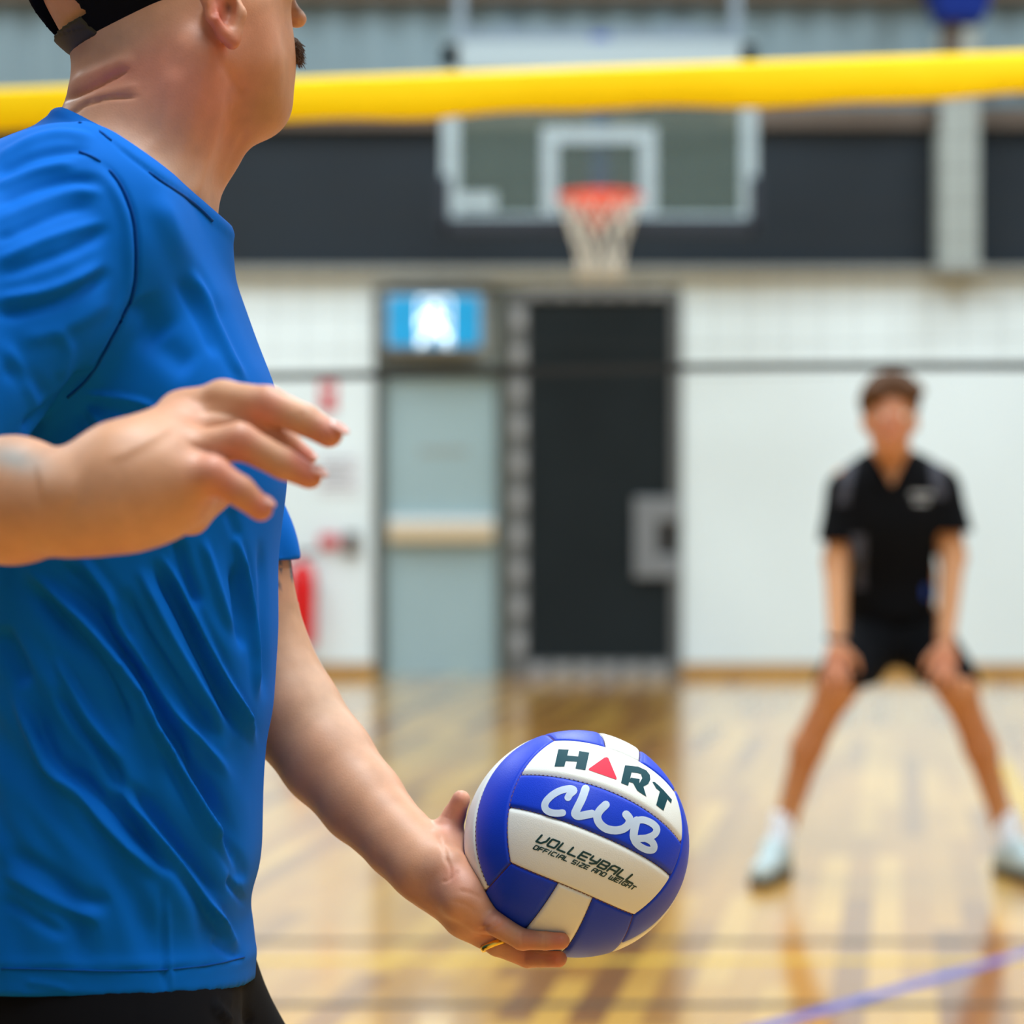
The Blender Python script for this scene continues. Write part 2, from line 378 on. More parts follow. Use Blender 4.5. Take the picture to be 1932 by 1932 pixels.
# steel column in the dark band
c0 = W(1762, 0); c1 = W(1832, 0)
mb = MB().box((c0[0], WY-0.28, zb+0.06), (c1[0], WY-0.24, 4.4)).box((c0[0], WY-0.06, zb+0.06), (c1[0], WY-0.02, 4.4)).box(((c0[0]+c1[0])/2-0.02, WY-0.24, zb+0.06), ((c0[0]+c1[0])/2+0.02, WY-0.06, 4.4))
struct('trim_4', mb, M['column'])
struct('trim_5', MB().box((c0[0]-0.03, WY-0.3, zb), (c1[0]+0.03, WY-0.02, zb+0.06)), M['beam'])
# ---- exit door (pale, with push bar)
mb = wbox(727, 708, 938, 1277, WY+0.03, WY+0.08, bev=0.004); d = mb.build('door_1', M['door_grey']); d['kind'] = 'structure'
mb = MB(); wbox(706, 545, 727, 1275, WY-0.03, WY+0.15, mb); wbox(938, 545, 960, 1275, WY-0.03, WY+0.15, mb); wbox(727, 690, 938, 708, WY-0.03, WY+0.15, mb); wbox(727, 540, 938, 552, WY-0.03, WY+0.15, mb)
o = mb.build('door_frame', M['door_frame'], d)
wbox(727, 552, 938, 690, WY+0.03, WY+0.08).build('transom_panel', M['column'], d)
mb = MB(); wbox(733, 990, 932, 1022, WY-0.06, WY-0.02, mb, bev=0.008); wbox(740, 996, 756, 1016, WY-0.02, WY+0.03, mb); wbox(908, 996, 924, 1016, WY-0.02, WY+0.03, mb)
mb.build('push_bar', M['cream'], d)
wbox(733, 976, 932, 989, WY-0.03, WY+0.03).build('bar_cover', M['white_plastic'], d)
wbox(790, 846, 880, 856, WY+0.025, WY+0.03).build('door_sign', M['column'], d)
# ---- dark roller/mesh door with aluminium frame
mb = wbox(994, 566, 1266, 1246, WY+0.0, WY+0.05)
for k in range(34): wbox(996, 572+k*20, 1264, 576+k*20, WY-0.008, WY, mb)
d = mb.build('door_2', M['door_dark']); d['kind'] = 'structure'
mb = MB(); wbox(962, 545, 994, 1275, WY-0.03, WY+0.1, mb); wbox(994, 545, 1284, 566, WY-0.03, WY+0.1, mb); wbox(1266, 566, 1286, 1275, WY-0.03, WY+0.1, mb); wbox(994, 1246, 1266, 1280, WY-0.03, WY+0.1, mb)
mb.build('door_frame', M['door_frame2'], d)
mb = MB()
for k in range(10): wbox(966, 585+k*68, 991, 618+k*68, WY-0.045, WY-0.03, mb, bev=0.004)
for k in range(6): wbox(1003+k*44, 1252, 1030+k*44, 1274, WY-0.045, WY-0.03, mb, bev=0.004)
for k in range(6): wbox(1003+k*44, 548, 1030+k*44, 562, WY-0.045, WY-0.03, mb, bev=0.004)
mb.build('hinge_plate', M['plate'], d)
mb = MB(); wbox(1196, 938, 1240, 1090, WY-0.05, WY-0.01, mb, bev=0.012); wbox(1236, 938, 1284, 984, WY-0.05, WY-0.01, mb, bev=0.012); wbox(1236, 1046, 1284, 1090, WY-0.05, WY-0.01, mb, bev=0.012)
mb.build('latch_plate', M['alu'], d)
wbox(1238, 984, 1276, 1046, WY-0.03, WY-0.005).build('latch', M['rubber'], d)
# ---- exit sign
ex = wbox(726, 556, 914, 664, WY-0.16, WY-0.03, bev=0.01).build('exit_sign', M['plate'])
tag(ex, 'lit blue exit sign with white running figure above the pale door', 'exit sign')
Yx = WY-0.166
wbox(734, 563, 906, 656, Yx, Yx+0.006).build('lit_panel', M['cyan_lit'], ex)
def flat(polys, Y, m, name, parent, th=0.004):
    mb = MB()
    for q in polys:
        a = [P(x, y, Y) for x, y in q]; b = [p+np.array([0, th, 0]) for p in a]; n = len(q)
        mb.add(a+b, [list(range(n)), list(range(2*n-1, n-1, -1))]+[[i, (i+1) % n, n+(i+1) % n, n+i] for i in range(n)])
    return mb.build(name, m, parent)
man = [[(812, 573), (822, 570), (830, 577), (827, 586), (817, 587), (811, 581)], [(803, 589), (827, 590), (833, 617), (806, 619)], [(803, 589), (809, 597), (793, 612), (787, 607)],
       [(826, 590), (846, 604), (842, 610), (826, 600)], [(806, 615), (818, 617), (802, 650), (791, 647)], [(818, 615), (833, 615), (845, 632), (837, 638)], [(837, 630), (846, 632), (840, 653), (832, 650)],
       [(790, 566), (794, 566), (794, 655), (790, 655)], [(846, 566), (850, 566), (850, 655), (846, 655)], [(790, 563), (850, 563), (850, 567), (790, 567)]]
flat(man, Yx-0.004, M['white_lit'], 'running_figure', ex)
# ---- wall notices and extinguisher
o = wbox(604, 712, 634, 776, WY-0.012, WY-0.002).build('fire_sign', M['red_sign']); tag(o, 'small red fire sign on white wall left of the exit door', 'sign')
mb = MB(); wbox(612, 724, 626, 742, WY-0.014, WY-0.012, mb); mb.build('pictogram', M['white_plastic'], o)
o = wbox(598, 858, 678, 932, WY-0.01, WY-0.002).build('wall_notice', M['paper']); tag(o, 'pale paper notice pinned on white wall beside the exit door', 'notice')
mb = MB()
for k in range(5): wbox(606, 870+k*11, 668-(k % 2)*14, 873+k*11, WY-0.0105, WY-0.01, mb)
mb.build('print', M['grey_cloth'], o)
o = wbox(604, 1008, 640, 1034, WY-0.05, WY-0.002, bev=0.006).build('call_point', M['red_sign']); tag(o, 'small faded red call point on wall above the extinguisher', 'call point')
o = wbox(650, 1004, 678, 1048, WY-0.05, WY-0.002, bev=0.006).build('wall_socket', M['brown']); tag(o, 'small brown wall box between red call point and exit door', 'wall box')
ec = P(570, 1220, WY-0.13); ex2 = empty('fire_extinguisher', (ec[0], ec[1], ec[2])); tag(ex2, 'red fire extinguisher hung on the white wall behind the server', 'fire extinguisher')
MB().lathe(ec, [(0.0, 0), (0.085, 0.005), (0.095, 0.03), (0.095, 0.46), (0.085, 0.52), (0.05, 0.56), (0.025, 0.575), (0.02, 0.6)]).build('cylinder', M['red'], ex2, True)
MB().tube([ec+[0, 0, 0.58], ec+[0, 0, 0.63]], 0.018).box(ec+[-0.02, -0.01, 0.62], ec+[0.09, 0.01, 0.65]).build('valve', M['rubber'], ex2)
MB().tube([ec+[-0.02, 0, 0.61], ec+[-0.1, 0, 0.6], ec+[-0.125, -0.01, 0.48], ec+[-0.115, 0, 0.2]], 0.011).build('hose', M['rubber'], ex2, True)
MB().box(ec+[-0.05, 0.09, 0.3], ec+[0.05, 0.13, 0.36]).box(ec+[-0.1, 0.08, 0.38], ec+[0.1, 0.13, 0.4]).build('bracket', M['alu'], ex2)
# ---- court lines (painted strips)
def line(name, a, b, wd, m, label, z=0.0015):
    a = np.array(a, float); b = np.array(b, float); d = (b-a)/np.linalg.norm(b-a); n = np.array([-d[1], d[0]])*wd/2
    v = [(*(a+n), z), (*(a-n), z), (*(b-n), z), (*(b+n), z)]
    o = mesh_obj(name, v+[(p[0], p[1], 0.0002) for p in v], [[0, 1, 2, 3], [0, 4, 5, 1], [1, 5, 6, 2], [2, 6, 7, 3], [3, 7, 4, 0]], M[m], smooth=False)
    bm = bmesh.new(); bm.from_mesh(o.data); bmesh.ops.recalc_face_normals(bm, faces=bm.faces); bm.to_mesh(o.data); bm.free()
    o['kind'] = 'structure'; return o
line('trim_6', (XL+0.1, 6.70), (XR-0.1, 6.70), 0.05, 'black_line', '')
line('trim_7', (XL+0.1, 5.86), (XR-0.1, 5.86), 0.05, 'black_line', '', 0.0014)
line('trim_8', (XL+0.1, 6.42), (XR-0.1, 6.42), 0.05, 'yellow_line', '', 0.0013)
line('trim_9', (0.0, 4.94), (1.9, 7.155), 0.05, 'blue_line', '', 0.0017)
line('trim_10', (1.35, 5.0), (2.25, 11.3), 0.05, 'yellow_line', '', 0.0016)
# ---- ceiling lamps, and the added fill lamp behind the camera
for i, (x, y, sx, sy, p) in enumerate(LIGHTS):
    o = empty('ceiling_lamp' if i == 0 else 'ceiling_lamp.%03d' % i, (x, y, CEIL))
    tag(o, 'long white fluorescent lamp panel under the grey ceiling', 'ceiling lamp', 'ceiling lamps over the court')
    MB().box((x-sx/2, y-sy/2, CEIL-0.2), (x+sx/2, y+sy/2, CEIL-0.0)).build('housing', M['white_plastic'], o)
    MB().box((x-sx/2+0.03, y-sy/2+0.03, CEIL-0.21), (x+sx/2-0.03, y+sy/2-0.03, CEIL-0.2)).build('diffuser', M['lamp'], o)
# ================================================================== BASKETBALL GOAL
BY = 14.5
bg = empty('basketball_goal', P(1130, 240, BY)); tag(bg, 'glass basketball backboard with orange rim and white net on the far wall', 'basketball hoop')
def bb(x0, y0, x1, y1, ya, yb, mb=None, bev=0): return wbox(x0, y0, x1, y1, ya, yb, mb, 0, bev, BY)
bb(850, 90, 1412, 412, BY+0.0, BY+0.015).build('glass_panel', M['glass'], bg)
mb = MB(); bb(834, 82, 866, 424, BY-0.01, BY+0.03, mb); bb(1398, 82, 1428, 424, BY-0.01, BY+0.03, mb); bb(834, 78, 1428, 132, BY-0.01, BY+0.03, mb); bb(866, 404, 1398, 418, BY-0.012, BY+0.028, mb)
mb.build('backboard_frame', M['board_frame'], bg)
mb = MB(); bb(832, 412, 1430, 440, BY-0.03, BY+0.05, mb, 0.01); bb(826, 334, 848, 440, BY-0.03, BY+0.05, mb, 0.01); bb(1414, 334, 1436, 440, BY-0.03, BY+0.05, mb, 0.01)
mb.build('bottom_pad', M['pad'], bg)
mb = MB(); bb(1022, 240, 1052, 402, BY-0.006, BY-0.001, mb); bb(1206, 240, 1238, 402, BY-0.006, BY-0.001, mb); bb(1052, 240, 1206, 270, BY-0.006, BY-0.001, mb)
mb.build('target_square', M['board_frame'], bg)
bb(862, 364, 936, 396, BY-0.005, BY-0.001).build('sticker', M['board_frame'], bg)
mb = MB(); bb(1117, 60, 1150, 412, BY+0.06, BY+0.16, mb); mb.build('mast', M['blue_steel'], bg)
mb = MB(); bb(858, 40, 1404, 62, BY+0.25, BY+0.35, mb); bb(858, -160, 876, 80, BY+0.2, BY+0.3, mb); bb(1386, -160, 1404, 80, BY+0.2, BY+0.3, mb)
a = P(960, 60, BY+0.3); b = P(1300, 60, BY+0.3)
for q in (a, b): mb.tube([q, (q[0], WY-0.05, q[2]+0.4)], 0.035)
q = P(1133, 60, BY); mb.tube([(q[0], BY+0.16, q[2]-0.1), (q[0], BY+0.3, q[2])], 0.03)
mb.tube([P(1133, 300, BY)+[0, 0.14, 0], (q[0], WY-0.05, q[2]+0.1)], 0.03)
mb.build('wall_bracket', M['steel'], bg)
rc = P(1132, 372, BY-0.38); RR = 0.235
mb = MB().tube([rc+np.array([RR*math.cos(a), RR*math.sin(a), 0]) for a in np.linspace(0, 2*math.pi, 48, endpoint=False)], 0.016, 8, closed=True)
mb.box(rc+[-0.12, RR-0.03, -0.03], rc+[0.12, 0.38, 0.015], bev=0.005); mb.box(rc+[-0.15, 0.36, -0.10], rc+[0.15, 0.378, 0.05])
mb.add([rc+[-0.11, RR, -0.02], rc+[0.11, RR, -0.02], rc+[0.11, .37, -0.02], rc+[-0.11, .37, -0.02], rc+[-.02, RR, -0.17], rc+[.02, RR, -0.17], rc+[.02, .37, -0.17], rc+[-.02, .37, -0.17]], [[0, 4, 5, 1], [1, 5, 6, 2], [2, 6, 7, 3], [3, 7, 4, 0], [4, 7, 6, 5]])
rim = mb.build('rim', M['orange'], bg, True)
mb = MB(); n = 12; H = [0, 0.1, 0.2, 0.3, 0.4, 0.48]; Rr = [0.232, 0.2, 0.165, 0.135, 0.12, 0.125]
for s in (-1, 1):
    for k in range(n):
        mb.tube([rc+np.array([Rr[i]*math.cos(2*math.pi*(k+s*i/2)/n), Rr[i]*math.sin(2*math.pi*(k+s*i/2)/n), -H[i]]) for i in range(6)], 0.0055, 5)
mb.build('hoop_net', M['netwhite'], bg, True)
# blue padded hoist of another goal at the top right
hb = empty('folded_goal', P(1806, 20, 15.6)); tag(hb, 'blue padded end of a folded goal high above the net, upper right', 'folded goal')
mb = MB(); a = P(1738, -60, 15.6); b = P(1882, 40, 15.6)
mb.add([(a[0], 15.5, a[2]), (b[0], 15.5, a[2]), (b[0]-0.1, 15.5, b[2]), (a[0]+0.12, 15.5, b[2]), (a[0], 15.8, a[2]), (b[0], 15.8, a[2]), (b[0]-0.1, 15.8, b[2]), (a[0]+0.12, 15.8, b[2])],
       [[0, 3, 2, 1], [4, 5, 6, 7], [0, 1, 5, 4], [1, 2, 6, 5], [2, 3, 7, 6], [3, 0, 4, 7]])
mb.build('pad', M['blue_pad'], hb)
wbox(1784, 38, 1816, 118, 15.62, 15.75, Yref=15.6).build('post', M['brown'], hb)
q = P(1800, -60, 15.6); MB().tube([(q[0], 15.7, q[2]-0.2), (q[0], WY-0.05, q[2]+0.3)], 0.05).build('arm', M['brown'], hb)
# ================================================================== VOLLEYBALL NET
nA = P(0, 175, F/626); nB = P(1932, 105, F/683)
nd = (nB-nA); nd[2] = 0; nd /= np.linalg.norm(nd); nc = (nA+nB)/2
NL, NR = nc-nd*4.9, nc+nd*4.9; HT = 2.43; HB = 1.585
vn = empty('volleyball_net', (nc[0], nc[1], HB)); tag(vn, 'black volleyball net with bright yellow top tape crossing the court', 'volleyball net')
nn = np.array([-nd[1], nd[0], 0])
def pt(s, z): q = nc+nd*s; return np.array([q[0], q[1], z])
def sag(s): return -0.012*math.cos(s/4.9*math.pi/2)
mb = MB(); V = []; K = 200
for i in range(K+1):
    s = -4.8+9.6*i/K; wv = 0.006*math.sin(s*5.1)+0.004*math.sin(s*13+1)
    for z, t in ((HT+0.012, 0.0), (HT-0.002, 0.008), (HT-0.108+wv, 0.007), (HT-0.114+wv, 0), (HT-0.108+wv, -0.007), (HT-0.002, -0.008)):
        V.append(pt(s, z)+nn*(t+0.01*math.sin(s*3.3)*(HT-z)*6))
Fc = [[i*6+k, i*6+(k+1) % 6, (i+1)*6+(k+1) % 6, (i+1)*6+k] for i in range(K) for k in range(6)]
mb.add(V, Fc+[[5, 4, 3, 2, 1, 0], [K*6+k for k in range(6)]]); mb.build('top_tape', M['yellow'], vn, True)
mb = MB()
for i in range(9):
    z = HT-0.12-0.0905*i; mb.tube([pt(s, z+sag(s)*i/3+0.004*math.sin(s*4+i)) for s in np.linspace(-4.75, 4.75, 60)], 0.0007, 4)
for s in np.arange(-4.75, 4.76, 0.1): mb.tube([pt(s, HT-0.1), pt(s+0.004*math.sin(s*9), (HT+HB)/2), pt(s, HB)], 0.0005, 4)
mb.build('mesh', M['cord'], vn)
mb = MB(); V = []
for i in range(K+1):
    s = -4.8+9.6*i/K; z0 = HB+sag(s)+0.006*math.sin(s*2.2)
    for z, t in ((z0+0.011, 0.003), (z0-0.011, 0.003), (z0-0.011, -0.003), (z0+0.011, -0.003)): V.append(pt(s, z)+nn*t)
mb.add(V, [[i*4+k, i*4+(k+1) % 4, (i+1)*4+(k+1) % 4, (i+1)*4+k] for i in range(K) for k in range(4)])
mb.build('bottom_band', M['cord'], vn)
for i, s in enumerate((-4.9, 4.9)):
    q = pt(s, 0); o = MB().lathe(q, [(0.16, 0), (0.16, 0.02), (0.05, 0.04), (0.045, 0.06), (0.045, 2.5), (0.03, 2.52)], 20).build('net_post' if i == 0 else 'net_post.001', M['steel'], None, True)
    tag(o, 'grey steel post holding the %s end of the volleyball net' % ('far' if i == 0 else 'near'), 'net post')


# ================================================================== VOLLEYBALL
BC = P(1087.5, 1591, 2.3); BR = 0.1046
def hit(px, py, r=BR):
    o = np.array([0, 0, CH]); d = P(px, py, 1.0)-o; d /= np.linalg.norm(d); oc = o-BC; b = oc@d; c = oc@oc-r*r
    q = b*b-c; t = -b-math.sqrt(q) if q > 0 else -b
    p = o+d*t-BC; return p/np.linalg.norm(p)
def cr(x, y): return (800+x/3.578, 1340+y/3.578)
TLc, BLc, BRc, TRc = [hit(*cr(*q)) for q in ((885, 212), (598, 1020), (1412, 1362), (1690, 560))]
bn = TLc+BLc+BRc+TRc; bn /= np.linalg.norm(bn)
bu = (BRc+TRc)-(BLc+TLc); bu -= bn*(bu@bn); bu /= np.linalg.norm(bu)
bv = np.cross(bn, bu); bv = bv if bv@(TLc-BLc) > 0 else -bv
ball = empty('volleyball', BC); tag(ball, 'blue and white volleyball held low in the server\'s far hand', 'ball')
def gA(v): return 1.27-0.20*(v/0.6)**2
def gB(u): return 1.12-0.20*(u/0.58)**2
def gC(n): return 1.20-0.16*(n/0.54)**2
def vb(u): return 0.205-0.078*u*u
def panel(face, k, sgn, name, m):
    # face frame: A = along the strips, B = across, C = outward ; ga limits A/C, gb limits C/B
    if face == 'n': A, B, C, ga, gb = bu, bv, bn, gA, gB
    elif face == 'u': A, B, C, ga, gb = bv, bn, bu, gC, gA
    else: A, B, C, ga, gb = bn, bu, bv, gB, gC
    ns, nt = 72, 26
    s = np.linspace(-1, 1, ns)[:, None]*np.ones((1, nt)); t = np.linspace(0, 1, nt)[None, :]*np.ones((ns, 1))
    a = s*0.6; b = np.zeros_like(s); c = np.full_like(s, 0.7)
    for _ in range(60):
        inner = vb(a); outer = c/gb(a)
        b2 = (-inner+2*inner*t) if k == 0 else k*(inner+(outer-inner)*t)
        b = 0.5*b+0.5*b2; a = 0.5*a+0.5*s*c*ga(b); c = np.sqrt(np.clip(1-a*a-b*b, 0.02, 1))
        c = 0.5*c+0.5*np.sqrt(np.clip(1-a*a-b*b, 0.02, 1))
    D = a[..., None]*A+b[..., None]*B+sgn*c[..., None]*C; D /= np.linalg.norm(D, axis=2)[..., None]
    # distance to the panel edge in metres gives the pillowed seam
    wid = np.linalg.norm(np.diff(D, axis=1), axis=2).sum(1)*BR; ln = np.linalg.norm(np.diff(D, axis=0), axis=2).sum(0)*BR
    e = np.minimum(np.minimum(t, 1-t)*wid[:, None], np.minimum((s+1)/2, (1-s)/2)*ln[None, :])
    r = BR+0.0006-0.0026*np.exp(-(e/0.0012)**1.3)
    V = (BC+D*r[..., None]).reshape(-1, 3)
    Fc = [[i*nt+j, (i+1)*nt+j, (i+1)*nt+j+1, i*nt+j+1] for i in range(ns-1) for j in range(nt-1)]
    if np.dot(np.cross(V[nt]-V[0], V[1]-V[0]), D[0, 0]) < 0: Fc = [q[::-1] for q in Fc]
    edge = [D[:, 0], D[:, -1], D[0], D[-1]]
    return mesh_obj(name, V, Fc, m, ball), edge
# finer sampling next to the edges is what keeps the seams crisp
MB().lathe(BC, [(math.sin(t)*(BR-0.0017), -math.cos(t)*(BR-0.0017)) for t in np.linspace(0.02, math.pi-0.02, 60)], 90).build('bladder', M['seam'], ball, True)
stitch = MB()
for face in 'nuv':
    for sgn in (1, -1):
        for k in (-1, 0, 1):
            white = (k != 0) if face == 'n' else (k == 0)
            o, edge = panel(face, k, sgn, 'panel', M['ball_white' if white else 'ball_blue'])
            for E in edge:
                pts = BC+E*(BR-0.0007); L = np.r_[0, np.cumsum(np.linalg.norm(np.diff(pts, axis=0), axis=1))]
                for q in np.arange(0.002, L[-1], 0.0042):
                    p0 = np.array([np.interp(q, L, pts[:, i]) for i in range(3)]); p1 = np.array([np.interp(q+0.0016, L, pts[:, i]) for i in range(3)])
                    stitch.tube([p0, p1], 0.00032, 4)
stitch.build('stitching', M['thread'], ball)
def onball(polys, m, name, off=0.0009, sub=0.003):
    bm = bmesh.new()
    for q in polys:
        vs = [bm.verts.new((x, y, 0)) for x, y in q]; bm.faces.new(vs)
    bmesh.ops.triangulate(bm, faces=bm.faces[:])
    for _ in range(5):
        long = [e for e in bm.edges if (e.verts[0].co-e.verts[1].co).length > 22]
        if not long: break
        bmesh.ops.subdivide_edges(bm, edges=long, cuts=1); bmesh.ops.triangulate(bm, faces=bm.faces[:])
    bm.verts.index_update()
    V = [BC+hit(*cr(v.co.x, v.co.y))*(BR+off) for v in bm.verts]; Fc = [[v.index for v in f.verts] for f in bm.faces]
    out = []
    for f in Fc:
        n = np.cross(V[f[1]]-V[f[0]], V[f[2]]-V[f[0]]); out.append(f if n@(V[f[0]]-BC) > 0 else f[::-1])
    bm.free(); return mesh_obj(name, V, out, m, ball)
def strokes(pl, wd, cap=True, n=9):
    """thick pen stroke as convex pieces"""
    out = []
    for i in range(len(pl)-1):
        a = np.array(pl[i], float); b = np.array(pl[i+1], float); d = b-a; L = np.linalg.norm(d)
        if L < 1e-6: continue
        d /= L; p = np.array([-d[1], d[0]]); w0 = wd[i]/2 if isinstance(wd, (list, tuple)) else wd/2; w1 = wd[i+1]/2 if isinstance(wd, (list, tuple)) else wd/2
        out.append([tuple(a+p*w0), tuple(b+p*w1), tuple(b-p*w1), tuple(a-p*w0)])
    if cap:
        for i, a in enumerate(pl):
            w0 = (wd[i] if isinstance(wd, (list, tuple)) else wd)/2
            out.append([(a[0]+w0*math.cos(t), a[1]+w0*math.sin(t)) for t in np.linspace(0, 2*math.pi, 12, endpoint=False)])
    return out
teal = [[(908, 268), (978, 271), (948, 384), (882, 384)], [(1048, 280), (1115, 291), (1089, 408), (1022, 398)], [(966, 310), (1050, 318), (1040, 352), (950, 346)],
        [(1354, 376), (1410, 381), (1375, 513), (1327, 494)], [(1370, 377), (1443, 385), (1440, 428), (1378, 420)], [(1443, 385), (1497, 410), (1480, 440), (1438, 428)],
        [(1497, 410), (1520, 440), (1524, 470), (1470, 462), (1462, 438)], [(1470, 462), (1524, 470), (1510, 500), (1475, 520), (1445, 505)], [(1392, 458), (1452, 468), (1450, 505), (1380, 487)],
        [(1405, 488), (1474, 508), (1497, 586), (1436, 545)],
        [(1537, 486), (1552, 487), (1590, 520), (1625, 580), (1563, 530)], [(1552, 487), (1610, 540), (1668, 606), (1663, 630), (1600, 560)], [(1589, 545), (1640, 596), (1612, 680), (1563, 642)]]
for a_, b_ in ((0, 3), (3, 10), (10, 13)): onball(teal[a_:b_], M['ink_teal'], 'lettering')
tri = [(1232, 321), (1243, 328), (1299, 462), (1296, 471), (1285, 468), (1120, 411), (1110, 404), (1114, 397), (1216, 325)]
onball([tri], M['ink_red'], 'logo_triangle')
cl = [[], [], [], []]
cl[0] += strokes(catmull([(972, 592), (985, 570), (1012, 545), (985, 532), (920, 546), (862, 580), (822, 625), (820, 665), (852, 690), (900, 697), (936, 694)], 4).tolist(), 47)
cl[1] += strokes(catmull([(1090, 533), (1066, 600), (1034, 665), (1020, 700), (1042, 716), (1090, 708), (1132, 700)], 4).tolist(), 54)
cl[2] += strokes(catmull([(1225, 640), (1185, 680), (1168, 720), (1184, 765), (1228, 800), (1290, 812), (1345, 800), (1380, 768), (1384, 735), (1362, 705)], 4).tolist(), 54)
cl[3] += strokes(catmull([(1432, 745), (1418, 800), (1412, 850), (1426, 888)], 4).tolist(), 54)
cl[3] += strokes(catmull([(1432, 745), (1480, 742), (1535, 765), (1566, 800), (1552, 838), (1500, 862), (1450, 866)], 4).tolist(), 47)
cl[3] += strokes(catmull([(1490, 864), (1530, 885), (1548, 915), (1540, 942), (1500, 942), (1452, 918), (1424, 892)], 4).tolist(), 47)
for q in cl: onball(q, M['ink_white'], 'lettering')
G = {'V': [[(0, 1), (0, 0), (.6, 0), (1, .45), (1, 1)]], 'U': [[(0, 1), (0, 0), (1, 0), (1, 1)]], 'O': [[(.08, 0), (0, .1), (0, .9), (.08, 1), (.92, 1), (1, .9), (1, .1), (.92, 0), (.08, 0)]],
     'L': [[(0, 1), (0, 0), (1, 0)]], 'E': [[(1, 1), (0, 1), (0, 0), (1, 0)], [(0, .5), (.9, .5)]], 'Y': [[(0, 1), (0, .45), (1, .45)], [(1, 1), (1, .3), (.5, 0), (.3, 0)]],
     'B': [[(0, 0), (0, 1), (.9, 1), (1, .85), (1, .62), (.85, .5), (0, .5)], [(.85, .5), (1, .38), (1, .15), (.9, 0), (0, 0)]], 'A': [[(0, 0), (0, .8), (.2, 1), (1, 1), (1, 0)], [(0, .42), (1, .42)]],
     'F': [[(1, 1), (0, 1), (0, 0)], [(0, .5), (.85, .5)]], 'I': [[(.5, 1), (.5, 0)]], 'C': [[(1, 1), (.1, 1), (0, .85), (0, .15), (.1, 0), (1, 0)]],
     'S': [[(1, 1), (0, 1), (0, .5), (1, .5), (1, 0), (0, 0)]], 'Z': [[(0, 1), (1, 1), (1, .85), (0, .15), (0, 0), (1, 0)]], 'N': [[(0, 0), (0, 1), (.85, 1), (1, .85), (1, 0)]],
     'D': [[(0, 0), (0, 1), (.85, 1), (1, .85), (1, .15), (.85, 0), (0, 0)]], 'W': [[(0, 1), (0, 0), (1, 0), (1, 1)], [(.5, 0), (.5, .8)]], 'G': [[(1, 1), (.1, 1), (0, .85), (0, .15), (.1, 0), (1, 0), (1, .45), (.5, .45)]],
     'H': [[(0, 1), (0, 0)], [(1, 1), (1, 0)], [(0, .5), (1, .5)]], 'T': [[(0, 1), (1, 1)], [(.5, 1), (.5, 0)]], 'R': [[(0, 0), (0, 1), (1, 1), (1, .5), (0, .5)], [(.5, .5), (1, 0)]]}
def textline(txt, a, m_, b, h, slant, wd, gap):
    """italic line of letters along the quadratic arc a - m_ - b"""
    a, m_, b = map(np.array, (a, m_, b)); n = len(txt); wds = [0.45 if c in 'I' else (0.6 if c == ' ' else (1.25 if c == 'W' else 1)) for c in txt]; tot = sum(wds)+gap*(n-1); out = []; x = 0
    for c, w_ in zip(txt, wds):
        if c != ' ':
            for pl in G[c]:
                q = []
                for (sx, sy) in pl:
                    t = (x+sx*w_)/tot; p = (1-t)**2*a+2*t*(1-t)*m_+t*t*b; d = 2*(1-t)*(m_-a)+2*t*(b-m_); d = d/np.linalg.norm(d); up = np.array([d[1], -d[0]])
                    q.append(tuple(p+up*sy*h+d*sy*h*slant))
                # extend open ends by half a pen width
                out += strokes(q, wd, cap=False)
                out += [[(p_[0]+wd*.52*math.cos(t), p_[1]+wd*.52*math.sin(t)) for t in np.linspace(0.4, 2*math.pi+.4, 6, endpoint=False)] for p_ in q]
        x += w_+gap
    return out
onball(textline('VOLLEYBALL', (760, 886), (1105, 1012), (1405, 1168), 52, 0.40, 13.5, 0.38), M['ink_green'], 'lettering')
onball(textline('OFFICIAL SIZE AND WEIGHT', (738, 934), (1090, 1060), (1408, 1210), 27, 0.42, 8.2, 0.42), M['ink_green'], 'lettering')
# ================================================================== THE SERVER (man in the blue jersey, nearest the camera)
man_ = empty('person', (-0.36, 2.28, 0)); tag(man_, 'man in blue t-shirt and black backward-fastened cap holding the volleyball, arms forward', 'person')
TC = 2.27
# torso cross sections: row, front x, back x, half width, at the middle plane TC
TT = np.array([(275, 230, 110, .04), (295, 262, 40, .08), (320, 312, -50, .115), (350, 350, -95, .15), (404, 381, -115, .165), (470, 417, -125, .178), (530, 441, -125, .184), (640, 480, -110, .186), (725, 514, -85, .186),
               (832, 537, -65, .182), (912, 538, -55, .178), (1000, 526, -48, .175), (1063, 520, -45, .172), (1193, 521, -42, .170), (1347, 511, -40, .168), (1400, 498, -40, .168), (1482, 492, -50, .172),
               (1617, 489, -75, .178), (1666, 480, -82, .180), (1704, 464, -88, .182), (1772, 474, -95, .186), (1810, 477, -98, .188), (1860, 476, -100, .19), (1960, 470, -100, .188), (2100, 400, -90, .175), (2250, 300, -20, .12)], float)
tz = CH-(TT[:, 0]-HY)*TC/F; txf = (TT[:, 1]-CX)*TC/F; txb = (TT[:, 2]-CX)*TC/F; tw = TT[:, 3]
od = np.argsort(tz); tz, txf, txb, tw = tz[od], txf[od], txb[od], tw[od]
def sm(zz, tab):                                  # smoothed table lookup
    return sum(np.interp(zz+o, tz, tab) for o in (-0.012, -0.004, 0.004, 0.012))/4
